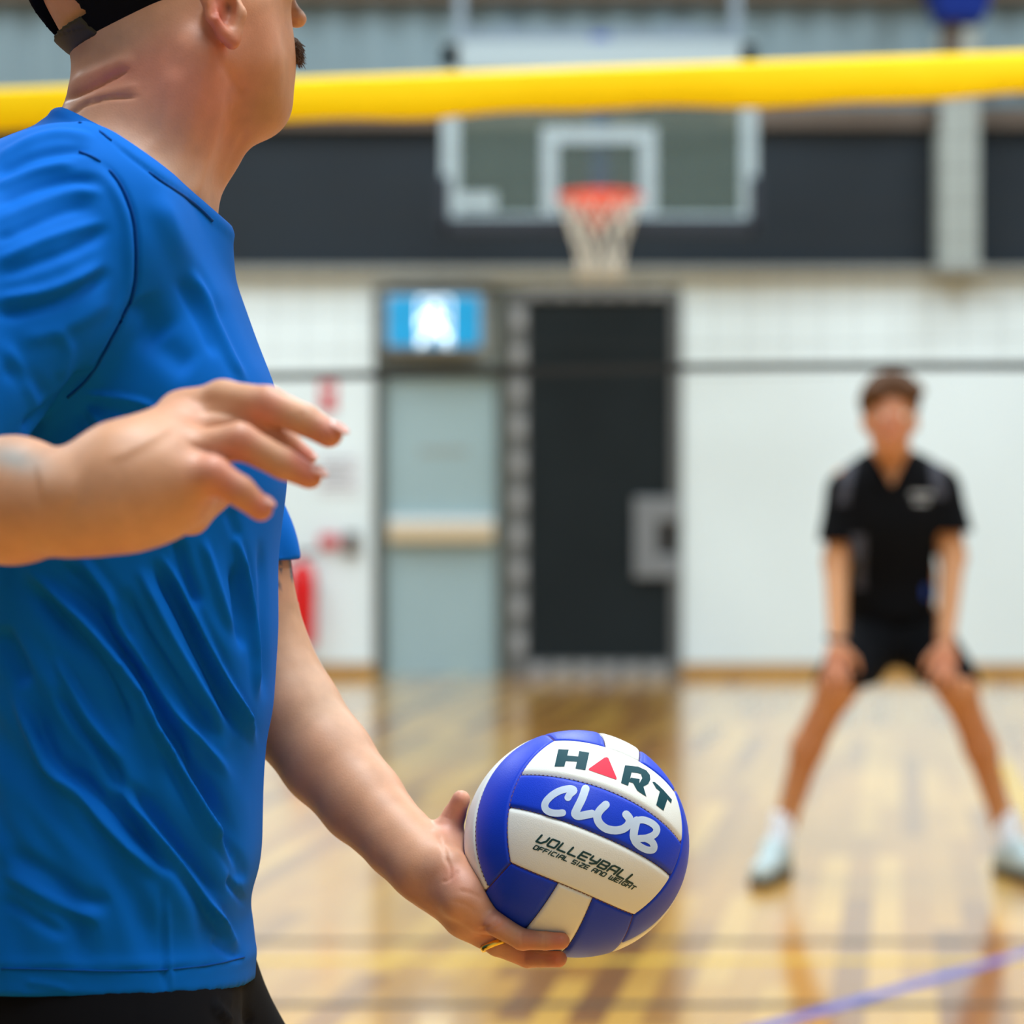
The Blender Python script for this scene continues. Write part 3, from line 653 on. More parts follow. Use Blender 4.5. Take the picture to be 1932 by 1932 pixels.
def torso(off=0.0):
    def f(X, Y, Z):
        z = Z.ravel(); xf = sm(z, txf); xb = sm(z, txb); w_ = sm(z, tw)
        cx = ((xf+xb)/2)[None, None, :]; rx = ((xf-xb)/2)[None, None, :]-off; ry = w_[None, None, :]-off
        a = np.abs(X-cx)/rx; b = np.abs(Y-TC)/ry; e = 2.5
        k = (a**e+b**e)**(1/e)
        d = (k-1)*np.minimum(rx, ry)/np.maximum(1.0, 0.9+0.0*k)
        top = (z-tz[-1])[None, None, :]; bot = (tz[0]-z)[None, None, :]
        return np.maximum(np.maximum(d, top), bot)+0*Y
    return f
def shoulders(off):
    return [cone(P(138, 432, 2.125), P(215, 440, 2.27), .078-off, .08-off, .05), cone(P(245, 440, 2.42), P(215, 440, 2.27), .07-off, .08-off, .05),
            ell(P(80, 500, 2.24), (.10-off, .15-off, .112-off), .05)]
neckp = [cone(P(256, 400, 2.27), P(310, 200, 2.27), .066, .064, .03), cone(P(310, 200, 2.27), P(300, 60, 2.27), .064, .07, .02), cone(P(345, 375, 2.27), P(396, 290, 2.28), .014, .017, .03), cone(P(396, 290, 2.28), P(448, 215, 2.29), .017, .022, .03),
         cone(P(310, 330, 2.215), P(385, 110, 2.205), .022, .018, .05), cone(P(196, 330, 2.22), P(230, 165, 2.25), .044, .042, .04)]
HD = -0.03
ya = math.radians(25); ff = np.array([math.cos(ya), math.sin(ya), 0]); ss = np.array([math.sin(ya), -math.cos(ya), 0]); uu = np.array([0, 0, 1.0])
Rh = np.array([ff, ss, uu]); SK = P(285, -62, 2.27)
def H(f, s, u): return SK+ff*f+ss*s+uu*u
headp = [ell(SK, (.106, .080, .098), .03, Rh), ell(P(416, 30, 2.30), (.062, .066, .092), .03, Rh), ell(P(432, -90, 2.30), (.058, .066, .07), .03, Rh),
         cone(P(414, 105, 2.24), P(485, 196, 2.285), .020, .018, .035), cone(P(430, 110, 2.36), P(485, 196, 2.32), .020, .018, .035), cone(P(480, 165, 2.31), P(496, 201, 2.31), .022, .0185, .03),
         cone(P(455, 20, 2.245), P(478, 110, 2.255), .022, .02, .04), ell(P(494, 110, 2.31), (.026, .03, .033), .03, Rh),
         cone(P(522, -50, 2.335), P(553, 28, 2.342), .006, .008, .014), ell(P(560, 36, 2.343), (.0095, .013, .0085), .006), ell(P(536, 132, 2.33), (.010, .022, .006), .006), ell(P(533, 150, 2.33), (.010, .02, .007), .006),
         cone(P(300, 100, 2.26), P(450, 180, 2.28), .05, .03, .03),
         cone(P(520, -55, 2.24+.03), P(542, -62, 2.34), .010, .010, .02)]
# ear, near side
Ye = 2.186
earp = [ell(P(420, 10, 2.198), (.017, .008, .030), .008), cone(P(392, -50, Ye), P(389, -8, Ye-.006), .006, .0062, .004), cone(P(389, -8, Ye-.006), P(399, 28, Ye-.004), .0062, .006, .004), cone(P(399, 28, Ye-.004), P(420, 62, Ye), .006, .006, .004),
        cone(P(420, 62, Ye), P(438, 78, Ye+.004), .006, .0078, .004), cone(P(392, -50, Ye), P(420, -72, Ye), .006, .005, .004), cone(P(420, -72, Ye), P(446, -50, Ye+.006), .005, .004, .004),
        cone(P(440, 0, Ye+.006), P(452, 26, Ye+.008), .0045, .006, .006), cone(P(452, 26, Ye+.008), P(447, 60, Ye+.006), .006, .006, .006), cone(P(408, -30, Ye+.004), P(412, 20, Ye+.004), .0035, .0035, .004),
        cut(ell(P(431, 14, Ye-.001), (.0068, .011, .013)), .004), cut(cone(P(401, -35, Ye-.008), P(403, 25, Ye-.008), .003, .003), .003)]
earp_far = [ell(H(.045, -.076, .055-.02), (.016, .007, .03), .008), cone(H(.03, -.084, .06-.02), H(.035, -.084, .02-.02), .006, .006, .005)]
# far arm and the hand that holds the ball
A1 = [cone(P(275, 470, 2.43), P(456, 1050, 2.45), .058, .047, .03), cone(P(456, 1050, 2.45), P(494, 1228, 2.44), .047, .0445, .008),
      cone(P(496, 1228, 2.44), P(550, 1345, 2.42), .0450, .0485, .010), cone(P(550, 1345, 2.42), P(617, 1433, 2.395), .0485, .0452, .008), cone(P(617, 1433, 2.395), P(683, 1512, 2.365), .0452, .0402, .008),
      cone(P(683, 1512, 2.365), P(757, 1592, 2.325), .0402, .0335, .008), cone(P(757, 1592, 2.325), P(806, 1640, 2.30), .0335, .0298, .008)]
def on(px_, py_, r, side=-1, g=.94):
    best = None
    for Y_ in np.arange(2.15, 2.45, .0005):
        d = abs(np.linalg.norm(P(px_, py_, Y_)-BC)-(BR+r*g))
        if (Y_-2.3)*side > -.004 and (best is None or d < best[0]): best = (d, Y_)
    return P(px_, py_, best[1])
hl = [cone(P(800, 1634, 2.30), P(846, 1676, 2.29), .0285, .0262, .02), cone(P(822, 1622, 2.31), P(852, 1605, 2.315), .020, .0165, .018),
      cone(P(846, 1640, 2.272), P(876, 1690, 2.262), .019, .0205, .015), cone(P(876, 1690, 2.262), P(914, 1722, 2.262), .0205, .0185, .015), cone(P(914, 1722, 2.262), P(938, 1738, 2.258), .0165, .0125, .01),
      cone(P(850, 1676, 2.29), P(880, 1728, 2.285), .0262, .0195, .015), cone(P(880, 1728, 2.285), P(912, 1760, 2.285), .019, .0135, .012),
      cone(P(850, 1670, 2.30), P(885, 1735, 2.318), .022, .016, .012), cone(P(850, 1660, 2.31), P(885, 1722, 2.345), .021, .015, .012),
      # thumb
      cone(P(846, 1606, 2.312), P(846, 1566, 2.322), .0165, .0128, .012), cone(P(846, 1566, 2.322), P(857, 1538, 2.322), .0122, .0105, .006), cone(P(857, 1538, 2.322), P(870, 1508, 2.312), .0103, .0088, .004),
      # little finger
      cone(on(938, 1745, .011), on(985, 1772, .0098), .0112, .0099, .006), cone(on(985, 1772, .0098), on(1030, 1775, .0085), .0097, .0085, .003), cone(on(1030, 1775, .0085), on(1059, 1775, .0078), .0085, .0079, .002),
      ell(P(944, 1733, 2.254), (.0105, .009, .0105), .005),
      # ring finger
      cone(P(900, 1752, 2.285), P(938, 1781, 2.278), .0125, .0112, .006), cone(P(938, 1781, 2.278), on(995, 1806, .0098), .0110, .0098, .003), cone(on(995, 1806, .0098), on(1054, 1809, .008), .0098, .0080, .002),
      # middle and index finger, spread under the ball
      cone(P(890, 1745, 2.318), P(935, 1776, 2.32), .0125, .0112, .006), cone(P(935, 1776, 2.32), P(990, 1790, 2.328), .0108, .0095, .003), cone(P(990, 1790, 2.328), P(1045, 1790, 2.338), .0095, .0078, .002),
      cone(P(888, 1728, 2.348), P(920, 1745, 2.365), .012, .0105, .006), cone(P(920, 1745, 2.365), P(958, 1752, 2.383), .0102, .009, .003), cone(P(958, 1752, 2.383), P(1000, 1742, 2.396), .009, .0075, .002),
      ('cut', ell(BC, (BR+.0004,)*3), None, 0, 0, .0015)]
# near arm and its open hand
A2 = [cone(P(138, 432, 2.125), P(-330, 930, 1.93), .062, .048, .03), cone(P(-330, 930, 1.93), P(-140, 945, 1.85), .048, .050, .03), cone(P(-140, 945, 1.85), P(30, 944, 1.79), .0485, .0415, .03),
      cone(P(30, 944, 1.79), P(125, 950, 1.765), .041, .031, .025), cone(P(125, 950, 1.765), P(190, 938, 1.76), .031, .0305, .02)]
hr = [cone(P(170, 944, 1.76), P(250, 908, 1.765), .030, .033, .03), cone(P(250, 890, 1.775), P(345, 785, 1.825), .028, .0155, .03), cone(P(250, 890, 1.77), P(345, 820, 1.80), .028, .0165, .03), cone(P(245, 910, 1.765), P(335, 862, 1.772), .028, .0168, .025),
      cone(P(235, 930, 1.758), P(325, 915, 1.755), .030, .0185, .03), ell(P(275, 945, 1.78), (.045, .026, .025), .03), ell(P(345, 930, 1.815), (.032, .026, .024), .02),
      cone(P(220, 940, 1.80), P(360, 975, 1.845), .022, .013, .02), cone(P(360, 975, 1.845), P(415, 935, 1.862), .0125, .010, .006),
      # index
      cone(P(340, 780, 1.828), P(420, 752, 1.81), .0152, .0132, .012), cone(P(420, 752, 1.81), P(505, 763, 1.79), .0132, .0133, .006), cone(P(505, 763, 1.79), P(576, 793, 1.775), .0132, .0115, .004), cone(P(576, 793, 1.775), P(621, 819, 1.77), .0115, .0103, .003),
      # middle
      cone(P(345, 815, 1.80), P(470, 800, 1.80), .015, .0128, .008), cone(P(470, 800, 1.80), P(535, 838, 1.80), .0125, .0115, .004), cone(P(535, 838, 1.80), P(572, 866, 1.802), .0112, .0098, .003),
      # ring
      cone(P(335, 858, 1.772), P(452, 832, 1.765), .0158, .0132, .008), cone(P(452, 832, 1.765), P(535, 875, 1.768), .0130, .0116, .004), cone(P(535, 875, 1.768), P(584, 899, 1.772), .0112, .0096, .003),
      # little
      cone(P(325, 905, 1.753), P(400, 895, 1.748), .0165, .0135, .008), cone(P(400, 895, 1.748), P(452, 926, 1.75), .013, .0112, .004), cone(P(452, 926, 1.75), P(492, 960, 1.755), .0112, .0092, .003)]
# legs
LEG = []
for (hx, hy, kx, ky, ax, ay, fx) in ((-.355, 2.18, -.345, 2.15, -.52, 2.12, .16), (-.335, 2.36, -.20, 2.41, -.28, 2.44, .17)):
    LEG += [cone((hx, hy, .70), (kx, ky, .47), .085, .056, .05), cone((kx, ky, .47), (ax, ay, .12), .055, .036, .03), ell(((kx+ax)/2-.03, ay, .34), (.05, .05, .1), .05), cone((ax, ay, .11), (ax+.12, ay, .055), .034, .025, .02)]
skin_all = shoulders(.012)+neckp+headp+earp+earp_far+A1+A2+LEG
bodyf = torso(.026)
pieces = []
def piece(prims, lo, hi, h, extra=None, it=2, keep=None, strokes_=None):
    V, Fc = make(prims, lo, hi, h, extra, None, it)
    if keep is not None:
        m = keep(V); Fc = Fc[m[Fc].all(1)]; u = np.unique(Fc); r = np.full(len(V), -1); r[u] = np.arange(len(u)); V, Fc = V[u], r[Fc]
    if strokes_: V = sculpt(V, Fc, strokes_)
    pieces.append((V, Fc))
# trunk, legs and upper arms (coarse, mostly under cloth)
core = shoulders(.024)+LEG+A2[:3]+A1[:4]
piece(core+[cone(P(258, 400, 2.27), P(300, 240, 2.27), .068, .062, .03)], (-.95, 1.75, .0), (.02, 2.6, 1.62), .0085, bodyf, 2, lambda V: (V[:, 2] < 1.38) | (V[:, 0] < -.47) | (V[:, 1] > 2.4))
# neck and head
neck_str = [([(80, 205), (136, 182), (165, 170), (205, 150), (250, 128)], 4.5, -.0046, 'g'), ([(80, 235), (137, 212), (165, 196), (210, 185), (270, 183)], 3.5, -.0030, 'g'), ([(100, 170), (136, 160), (180, 138), (260, 105)], 14, .0035, 'g'), ([(130, 204), (190, 176), (270, 160)], 9, .0018, 'g'),
            ([(440, 150), (415, 230), (380, 330), (350, 400)], 20, .003), ([(330, 120), (300, 250), (260, 300)], 25, .002), ([(470, 240), (440, 300), (415, 370)], 10, -.001),
            ([(405, 85), (420, 120), (470, 190)], 12, -.0018, 'g')]
piece(shoulders(.012)+neckp+headp+earp+earp_far, (-.56, 2.08, 1.28), (-.13, 2.46, 1.80), .0028, torso(.012), 2, lambda V: (V[:, 2] > 1.36), neck_str)
# far forearm and gripping hand
hand_str = [([(838, 1612), (850, 1640), (848, 1660), (846, 1664)], 3.2, -0.00088, 'g'), ([(830, 1664), (848, 1660), (868, 1640)], 3.0, -0.00072, 'g'), ([(826, 1570), (838, 1600), (846, 1636)], 4.4, -0.00096, 'g'), ([(852, 1585), (868, 1600), (878, 1625)], 3.8, -0.00056, 'g'),
            ([(938, 1722), (930, 1745), (900, 1756)], 3.2, -0.00096, 'g'), ([(955, 1735), (945, 1748), (920, 1757)], 2.8, -0.00080, 'g'), ([(985, 1755), (984, 1772), (988, 1790)], 2.5, -0.00056, 'g'), ([(1028, 1760), (1027, 1775), (1028, 1790)], 2.5, -0.00048, 'g'),
            ([(860, 1680), (890, 1686), (915, 1700)], 5.0, -0.00064, 'g'), ([(850, 1700), (880, 1708), (900, 1725)], 5.0, -0.00048, 'g'), ([(835, 1540), (858, 1548)], 2.5, -0.00048, 'g'), ([(812, 1566), (830, 1574), (840, 1600)], 6.2, 0.00064, 'g'),
            ([(930, 1762), (960, 1783)], 3.1, -0.00048, 'g')]
piece(A1+hl, (-.31, 2.20, .74), (.08, 2.50, 1.20), .0017, None, 4, lambda V: (V[:, 2] < 1.10), hand_str)
# near forearm and open hand
hr_str = [([(360, 774), (420, 778), (489, 800)], 5, -.0016, 'g'), ([(348, 836), (398, 852), (440, 862)], 5, -.0018, 'g'), ([(200, 870), (260, 840), (330, 800)], 12, .0010), ([(70, 925), (110, 920), (150, 935)], 40, .0022, 'g'), ([(570, 775), (560, 800)], 3, -.0008, 'g'),
          ([(640, 792), (634, 812)], 6, -.0008, 'g')]
piece(A2+hr, (-.46, 1.68, 1.08), (-.10, 1.93, 1.30), .0026, None, 2, lambda V: V[:, 0] > -.44, hr_str)
V, Fc = join(pieces)
px, py = PX(V); Nn = normals(V, Fc)
base = np.array(rgb(204, 150, 116)[:3]); red = np.array(rgb(205, 100, 82)[:3]); pale = np.array(rgb(214, 172, 144)[:3]); tan_ = np.array(rgb(176, 128, 86)[:3])
T = np.tile(base, (len(V), 1))
def blot(x, y, rx, ry, c, a, rot=0, ymin=0, ymax=9):
    ca, sa = math.cos(rot), math.sin(rot); dx, dy = px-x, py-y; u = (dx*ca+dy*sa)/rx; v = (-dx*sa+dy*ca)/ry
    k = (a*np.exp(-(u*u+v*v))*((V[:, 1] > ymin) & (V[:, 1] < ymax)))[:, None]; T[:] = T*(1-k)+c*k
redn = np.array(rgb(204, 116, 98)[:3])
blot(330, 150, 150, 95, redn, .55); blot(420, 230, 70, 110, redn, .4); blot(300, 90, 110, 45, redn, .3, -.5); blot(200, 140, 70, 28, red, .4, -.4); blot(330, 330, 90, 60, pale, .5, .6)
blot(412, 30, 22, 66, red, .75, 0, 0, 2.2); blot(440, 80, 16, 16, red, .5, 0, 0, 2.2); blot(431, 14, 6, 11, np.array((.12, .03, .02)), .8, 0, 0, 2.2); blot(220, 60, 100, 60, np.array(rgb(186, 162, 138)[:3]), .6, -.3)  # near-black blot paints shade into the ear hole
blot(500, 210, 60, 38, tan_, .7, -.5); blot(525, 150, 30, 60, tan_, .4); blot(500, 60, 55, 60, np.array(rgb(206, 140, 112)[:3]), .5)
# holding hand: reddened thumb, palm and fingertips
for (x, y, r, a) in ((868, 1505, 16, .4), (876, 1545, 16, .45), (845, 1560, 20, .25), (855, 1650, 22, .45), (880, 1670, 26, .3), (945, 1735, 22, .4), (1055, 1770, 22, .6), (1000, 1765, 20, .3), (1050, 1812, 24, .55), (990, 1805, 30, .35), (910, 1760, 25, .3)): blot(x, y, r, r, red, a, 0, 2.2)
blot(885, 1680, 75, 60, np.array(rgb(220, 164, 142)[:3]), .6, .8, 2.2); blot(855, 1545, 36, 50, np.array(rgb(222, 158, 142)[:3]), .5, 0, 2.2)
blot(650, 1560, 110, 40, np.array(rgb(186, 130, 94)[:3]), .5, .85, 2.25); blot(640, 1350, 110, 34, pale, .5, .95, 2.25)  # top light painted into the forearm: paler upper edge, browner underside
for (x, y, r, a) in ((622, 815, 34, .55), (585, 895, 30, .55), (572, 862, 26, .6), (495, 958, 30, .6), (505, 765, 34, .4), (455, 835, 34, .4), (400, 880, 50, .35), (350, 780, 36, .2), (430, 920, 34, .4)): blot(x, y, r, r, np.array(rgb(214, 112, 106)[:3]), a, 0, 0, 1.95)
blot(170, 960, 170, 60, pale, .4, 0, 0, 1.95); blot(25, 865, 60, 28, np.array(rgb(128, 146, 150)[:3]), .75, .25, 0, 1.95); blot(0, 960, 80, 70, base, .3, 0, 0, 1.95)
# dark band of the arm tattoo just below the far sleeve
k = (np.abs(np.hypot((px-512)/17., (py-1075)/42.)-1) < .14) & (py < 1122) & (px > 505) & (V[:, 1] > 2.2); T[k] = np.array(rgb(84, 88, 104)[:3])
k = (np.abs(px-(548+(py-1056)*.12)) < 3.2) & (py < 1098) & (py > 1040) & (V[:, 1] > 2.2); T[k] = np.array(rgb(90, 96, 110)[:3])
body = mesh_obj('body', V, Fc, M['skin'], man_, True, T)
# ---- jersey
def sdist(off): return shoulders(off)
sleeveR = [cone(P(138, 432, 2.125), P(20, 560, 2.06), .0805, .079, .045), cone(P(20, 560, 2.06), P(-170, 800, 1.99), .079, .083, .03)]
sleeveL = [cone(P(275, 470, 2.43), P(447, 1040, 2.45), .064, .054, .03), cone(P(447, 1040, 2.45), P(470, 1120, 2.45), .054, .054, .03)]
pA, pB = P(130, 219, TC), P(407, 404, TC); pd = pB-pA; pn = np.array([-pd[2], 0, pd[0]]); pn /= np.linalg.norm(pn); pn = pn if pn[2] > 0 else -pn
sa = P(-170, 800, 1.99)-P(20, 560, 2.06); sa /= np.linalg.norm(sa); se = P(-128, 758, 2.0)
la = np.array([.0, .0, -1.]); le = P(478, 1056, 2.45)
def ss_(x): x = np.clip(x, 0, 1); return x*x*(3-2*x)
def jersey_post(D, X, Y, Z):
    near = (X-pA[0])*pn[0]+(Z-pA[2])*pn[2]
    near = near-.006*np.clip(np.abs(Y-TC)/.1, 0, 1)**2
    D = D-.0022*ss_(1-np.abs(near+.006)/.008)     # ribbed collar stands out a little
    D = np.maximum(np.maximum(D, near), Z-P(0, 219, TC)[2])
    s1 = (X-se[0])*sa[0]+(Y-se[1])*sa[1]+(Z-se[2])*sa[2]; D = np.where((X < -.48) & (Y < 2.12), np.maximum(D, s1), D)
    s2 = (X-le[0])*la[0]+(Y-le[1])*la[1]+(Z-le[2])*la[2]; D = np.where((Y > 2.38) & (X > P(462, 0, 2.45)[0]) & (Z < 1.19), np.maximum(D, s2), D)
    hem = (.78-(Y-2.08)*.127)-Z; D = D-.0012*ss_(1-np.abs(-hem-.026)/.012); return np.maximum(D, hem)
jp = shoulders(0)+[cone(P(254, 420, 2.27), P(298, 230, 2.27), .073, .069, .04), cone(P(322, 420, 2.27), P(352, 370, 2.27), .022, .022, .03), cone(P(194, 335, 2.22), P(228, 175, 2.25), .047, .044, .03), ell(P(399, 436, 2.27), (.0105, .035, .017), .010)]+sleeveR+sleeveL
V, Fc = make(jp, (-.80, 1.85, .74), (-.17, 2.56, 1.56), .0027, torso(0), jersey_post, 2)
def R(pts, w_=9, a=.006): return (pts, w_, a)
def G_(pts, w_=8, a=-.005): return (pts, w_, a, 'g')
folds = [
 ([(128, 232), (170, 233), (192, 246), (235, 287), (300, 337), (360, 377), (402, 420)], 3.0, -.0024, 'g'),
 # armhole seam
 ([(163, 294), (203, 316), (232, 356), (254, 417), (259, 490), (254, 548), (232, 606), (196, 671), (159, 722), (127, 754), (43, 812)], 4.5, -.0042, 'g'),
 ([(150, 310), (190, 330), (218, 366), (238, 420), (243, 490), (238, 548), (216, 600), (182, 660), (145, 710)], 9, .0030, 'g'),
 ([(175, 690), (130, 745), (80, 785), (40, 822)], 12, -.015, 'g'),
 # shoulder gathers
 G_([(-20, 335), (60, 296), (140, 282), (180, 290)], 10, -0.0047), R([(-20, 305), (60, 262), (120, 250), (190, 262)], 10, 0.0029), R([(-20, 360), (70, 322), (150, 306)], 10, 0.0032), G_([(-20, 392), (60, 356), (140, 338), (200, 345)], 10, -0.0047),
 R([(-20, 425), (60, 388), (140, 362), (205, 366)], 11, 0.0025), G_([(-20, 462), (60, 424), (130, 396), (190, 388)], 11, -0.0043), R([(-20, 500), (70, 458), (150, 430), (205, 415)], 11, 0.0032), G_([(-20, 525), (80, 492), (150, 464), (215, 425)], 11, -0.0047),
 R([(-20, 570), (80, 552), (150, 525), (205, 492)], 14, 0.0043), G_([(-20, 594), (72, 580), (150, 552), (215, 505)], 14, -0.0054), R([(30, 640), (90, 630), (160, 600), (215, 560)], 18, 0.0022),
 G_([(0, 690), (60, 720), (90, 760)], 16, -0.0029), R([(0, 640), (40, 700), (70, 760), (60, 800)], 14, 0.0022), R([(100, 620), (130, 660), (110, 720)], 14, 0.0022),
 # chest
 G_([(262, 560), (285, 600), (320, 640)], 26, -.006), G_([(255, 620), (300, 650), (370, 700)], 26, -.005), R([(348, 500), (399, 595), (440, 680), (470, 730)], 10, .0045), G_([(330, 520), (375, 600), (410, 680)], 10, -.0035),
 R([(290, 360), (330, 430), (380, 520), (420, 600)], 30, .004), G_([(440, 560), (470, 640), (495, 700)], 8, -.0015),
 R([(150, 742), (200, 748), (250, 756), (300, 772)], 6, .006), G_([(150, 762), (210, 775), (270, 790)], 7, -.005), R([(156, 748), (180, 790), (225, 850), (260, 900)], 7, .006), G_([(146, 770), (170, 820), (200, 880)], 10, -.006), G_([(190, 775), (230, 830), (270, 880)], 9, -.004),
 # waist: long diagonals falling to the front of the hip
 R([(40, 1060), (63, 1085), (145, 1162), (207, 1234), (262, 1305), (295, 1371), (338, 1444), (386, 1540), (449, 1642), (466, 1690)], 9, .0085), G_([(75, 1060), (160, 1140), (230, 1225), (285, 1300), (320, 1371), (365, 1444), (415, 1535), (462, 1612)], 12, -.0085),
 G_([(40, 1090), (120, 1180), (190, 1260), (225, 1330), (250, 1400)], 12, -.007),
 R([(296, 1040), (330, 1090), (367, 1164), (415, 1264), (463, 1350), (487, 1425)], 8, .0075), G_([(280, 1050), (335, 1140), (385, 1240), (430, 1330), (460, 1400)], 10, -.0075),
 R([(200, 1090), (222, 1180), (260, 1240), (300, 1305), (347, 1367), (410, 1434), (440, 1480)], 10, .006), G_([(230, 1100), (270, 1190), (320, 1270), (370, 1340), (430, 1410)], 11, -.0065), R([(255, 1060), (290, 1130), (330, 1210), (380, 1300), (430, 1380)], 9, .004),
 R([(20, 1290), (60, 1390), (96, 1455), (159, 1511), (241, 1598), (309, 1661)], 12, .0065), G_([(60, 1320), (100, 1420), (165, 1480), (245, 1560), (320, 1640)], 12, -.006),
 R([(100, 1230), (159, 1347), (207, 1410), (232, 1440)], 9, .0065), G_([(100, 1290), (150, 1375), (200, 1430), (235, 1500)], 9, -.0065),
 R([(220, 1480), (290, 1569), (347, 1642), (410, 1724), (440, 1772)], 9, .006), G_([(240, 1470), (310, 1560), (375, 1640), (430, 1710)], 11, -.006), G_([(200, 1490), (270, 1580), (330, 1655)], 10, -.005),
 R([(440, 1000), (458, 1060), (473, 1145), (483, 1250), (486, 1330)], 7, .005), G_([(440, 1060), (452, 1150), (462, 1230)], 9, -.005), G_([(490, 1010), (497, 1120), (500, 1250), (502, 1330)], 7, -.0045), R([(380, 1010), (410, 1100), (440, 1200)], 9, .003),
 G_([(0, 1180), (30, 1240), (50, 1300)], 14, -.005),
 G_([(410, 1560), (440, 1620), (462, 1670)], 12, -.006), G_([(430, 1655), (452, 1690), (468, 1712)], 6, -.006), R([(380, 1690), (420, 1745), (450, 1790)], 9, .004), G_([(395, 1770), (430, 1795), (465, 1805)], 7, -.004),
 G_([(0, 1600), (80, 1640), (150, 1690), (220, 1710)], 14, -.0035), R([(0, 1640), (100, 1700), (200, 1740)], 14, .003), G_([(0, 1690), (60, 1730), (130, 1770)], 10, -.003),
 R([(316, 1690), (318, 1760), (322, 1820), (324, 1884)], 5, .0022, ), G_([(306, 1660), (306, 1760), (312, 1880)], 5, -.0022),
 # stitched hem
 ([(-60, 1826), (100, 1830), (300, 1830), (420, 1818), (478, 1800)], 2.2, -.0022, 'ge'), R([(40, 1850), (110, 1862), (140, 1880)], 7, .002),
 # gathers right of the armpit, upper flank
 G_([(330, 1010), (350, 1080), (380, 1150)], 10, -.005), R([(150, 1050), (200, 1120), (215, 1160)], 10, .004), G_([(110, 1060), (170, 1120), (215, 1190)], 10, -.005), G_([(430, 960), (450, 1020)], 10, -.003)]
folds = [(f[0], f[1], f[2]*(1.45 if min(q[1] for q in f[0]) > 980 and max(q[1] for q in f[0]) < 1795 and f[1] > 5.5 else 1), (f[3][0] if len(f) > 3 else 'r')) for f in folds]
Nj = normals(V, Fc); jx, jy = PX(V)             # loose cloth never hangs flat: slow diagonal waves over the waist
wv = np.sin((jx*.86-jy*.5)*.062+1.3*np.sin(jy*.011)+.8*np.sin(jx*.013))*np.sin((jx*.5+jy*.86)*.0085+.6)
wv2 = np.sin((jx*.9-jy*.42)*.11+1.7*np.sin(jy*.017+1)+V[:, 1]*9)*np.sin((jx*.4+jy*.9)*.013+2.)
V = V+Nj*((.0030*wv+.0013*wv2)*np.clip((jy-900)/200, .12, 1)*np.clip((1850-jy)/100, .15, 1)*np.clip(-Nj[:, 1]*2.2-.3, 0, 1))[:, None]
V = smooth(sculpt(V, Fc, folds), Fc, 3)
jersey = mesh_obj('jersey', V, Fc, M['shirt'], man_, True)
Nj = normals(V, Fc); jx, jy = PX(V); fr = (Nj[:, 1] < .15)
def thread(pts, name, r, sink=-.0004):             # stitched seam lying in the cloth
    out = []
    for x, y in catmull(pts, 7):
        d = (jx-x)**2+(jy-y)**2+np.where(fr, 0, 1e6); k = np.argsort(d)[:10]; k = k[V[k, 1] < V[k, 1].min()+.012]; w_ = 1/(d[k]+1)
        p = (V[k]*w_[:, None]).sum(0)/w_.sum(); n = (Nj[k]*w_[:, None]).sum(0); out.append(p+n/np.linalg.norm(n)*(-sink))
    out = np.array(out)
    for _ in range(2): out[1:-1] = (out[:-2]+2*out[1:-1]+out[2:])/4
    MB().tube(out, r, 8).build(name, M['seam_thread'], jersey, True)
thread([(150, 286), (180, 300), (203, 318), (232, 356), (254, 417), (259, 490), (254, 548), (232, 606), (196, 671), (159, 722), (127, 750)], 'armhole_seam', .0013)
thread([(150, 232), (190, 250), (235, 289), (300, 339), (360, 379), (400, 416)], 'collar_seam', .0014)
thread([(2, 1828), (100, 1830), (200, 1832), (300, 1831), (400, 1820), (460, 1806)], 'hem_seam', .0008)
# ---- shorts
shp = [cone((-.355, 2.18, .70), (-.345, 2.15, .50), .105, .100, .05), cone((-.335, 2.36, .70), (-.22, 2.40, .50), .10, .092, .04)]
def shorts_post(D, X, Y, Z):
    D = np.maximum(D, (Z-.80)); return np.maximum(D, .53-Z+(X+.3)*.1)
V, Fc = make(shp, (-.62, 1.98, .46), (.05, 2.58, .88), .006, torso(.009), shorts_post, 2)
V = sculpt(V, Fc, [G_([(262, 1880), (262, 1932), (258, 2000)], 3, -.002), R([(400, 1890), (440, 1932)], 10, .004), G_([(440, 1890), (480, 1940)], 8, -.005)])
mesh_obj('shorts', V, Fc, M['shorts'], man_, True)
# ---- shoes
for nm, (ax, ay) in (('shoe', (-.52, 2.12)), ('shoe', (-.28, 2.44))):
    sp = [cone((ax-.02, ay, .065), (ax+.17, ay, .045), .044, .036, .03), cone((ax, ay, .09), (ax, ay, .125), .046, .046, .02)]
    V, Fc = make(sp, (ax-.1, ay-.08, -.01), (ax+.25, ay+.08, .16), .005, None, lambda D, X, Y, Z: np.maximum(np.maximum(D, .0005-Z), Z-.135))
    o = mesh_obj(nm, V, Fc, M['shoe'], man_, True)
    V, Fc = make([cone((ax-.02, ay, .03), (ax+.17, ay, .03), .048, .04, .02)], (ax-.1, ay-.08, -.01), (ax+.25, ay+.08, .06), .005, None, lambda D, X, Y, Z: np.maximum(np.maximum(D, .0002-Z), Z-.026))
    mesh_obj('sole', V, Fc, M['sole'], o, True)
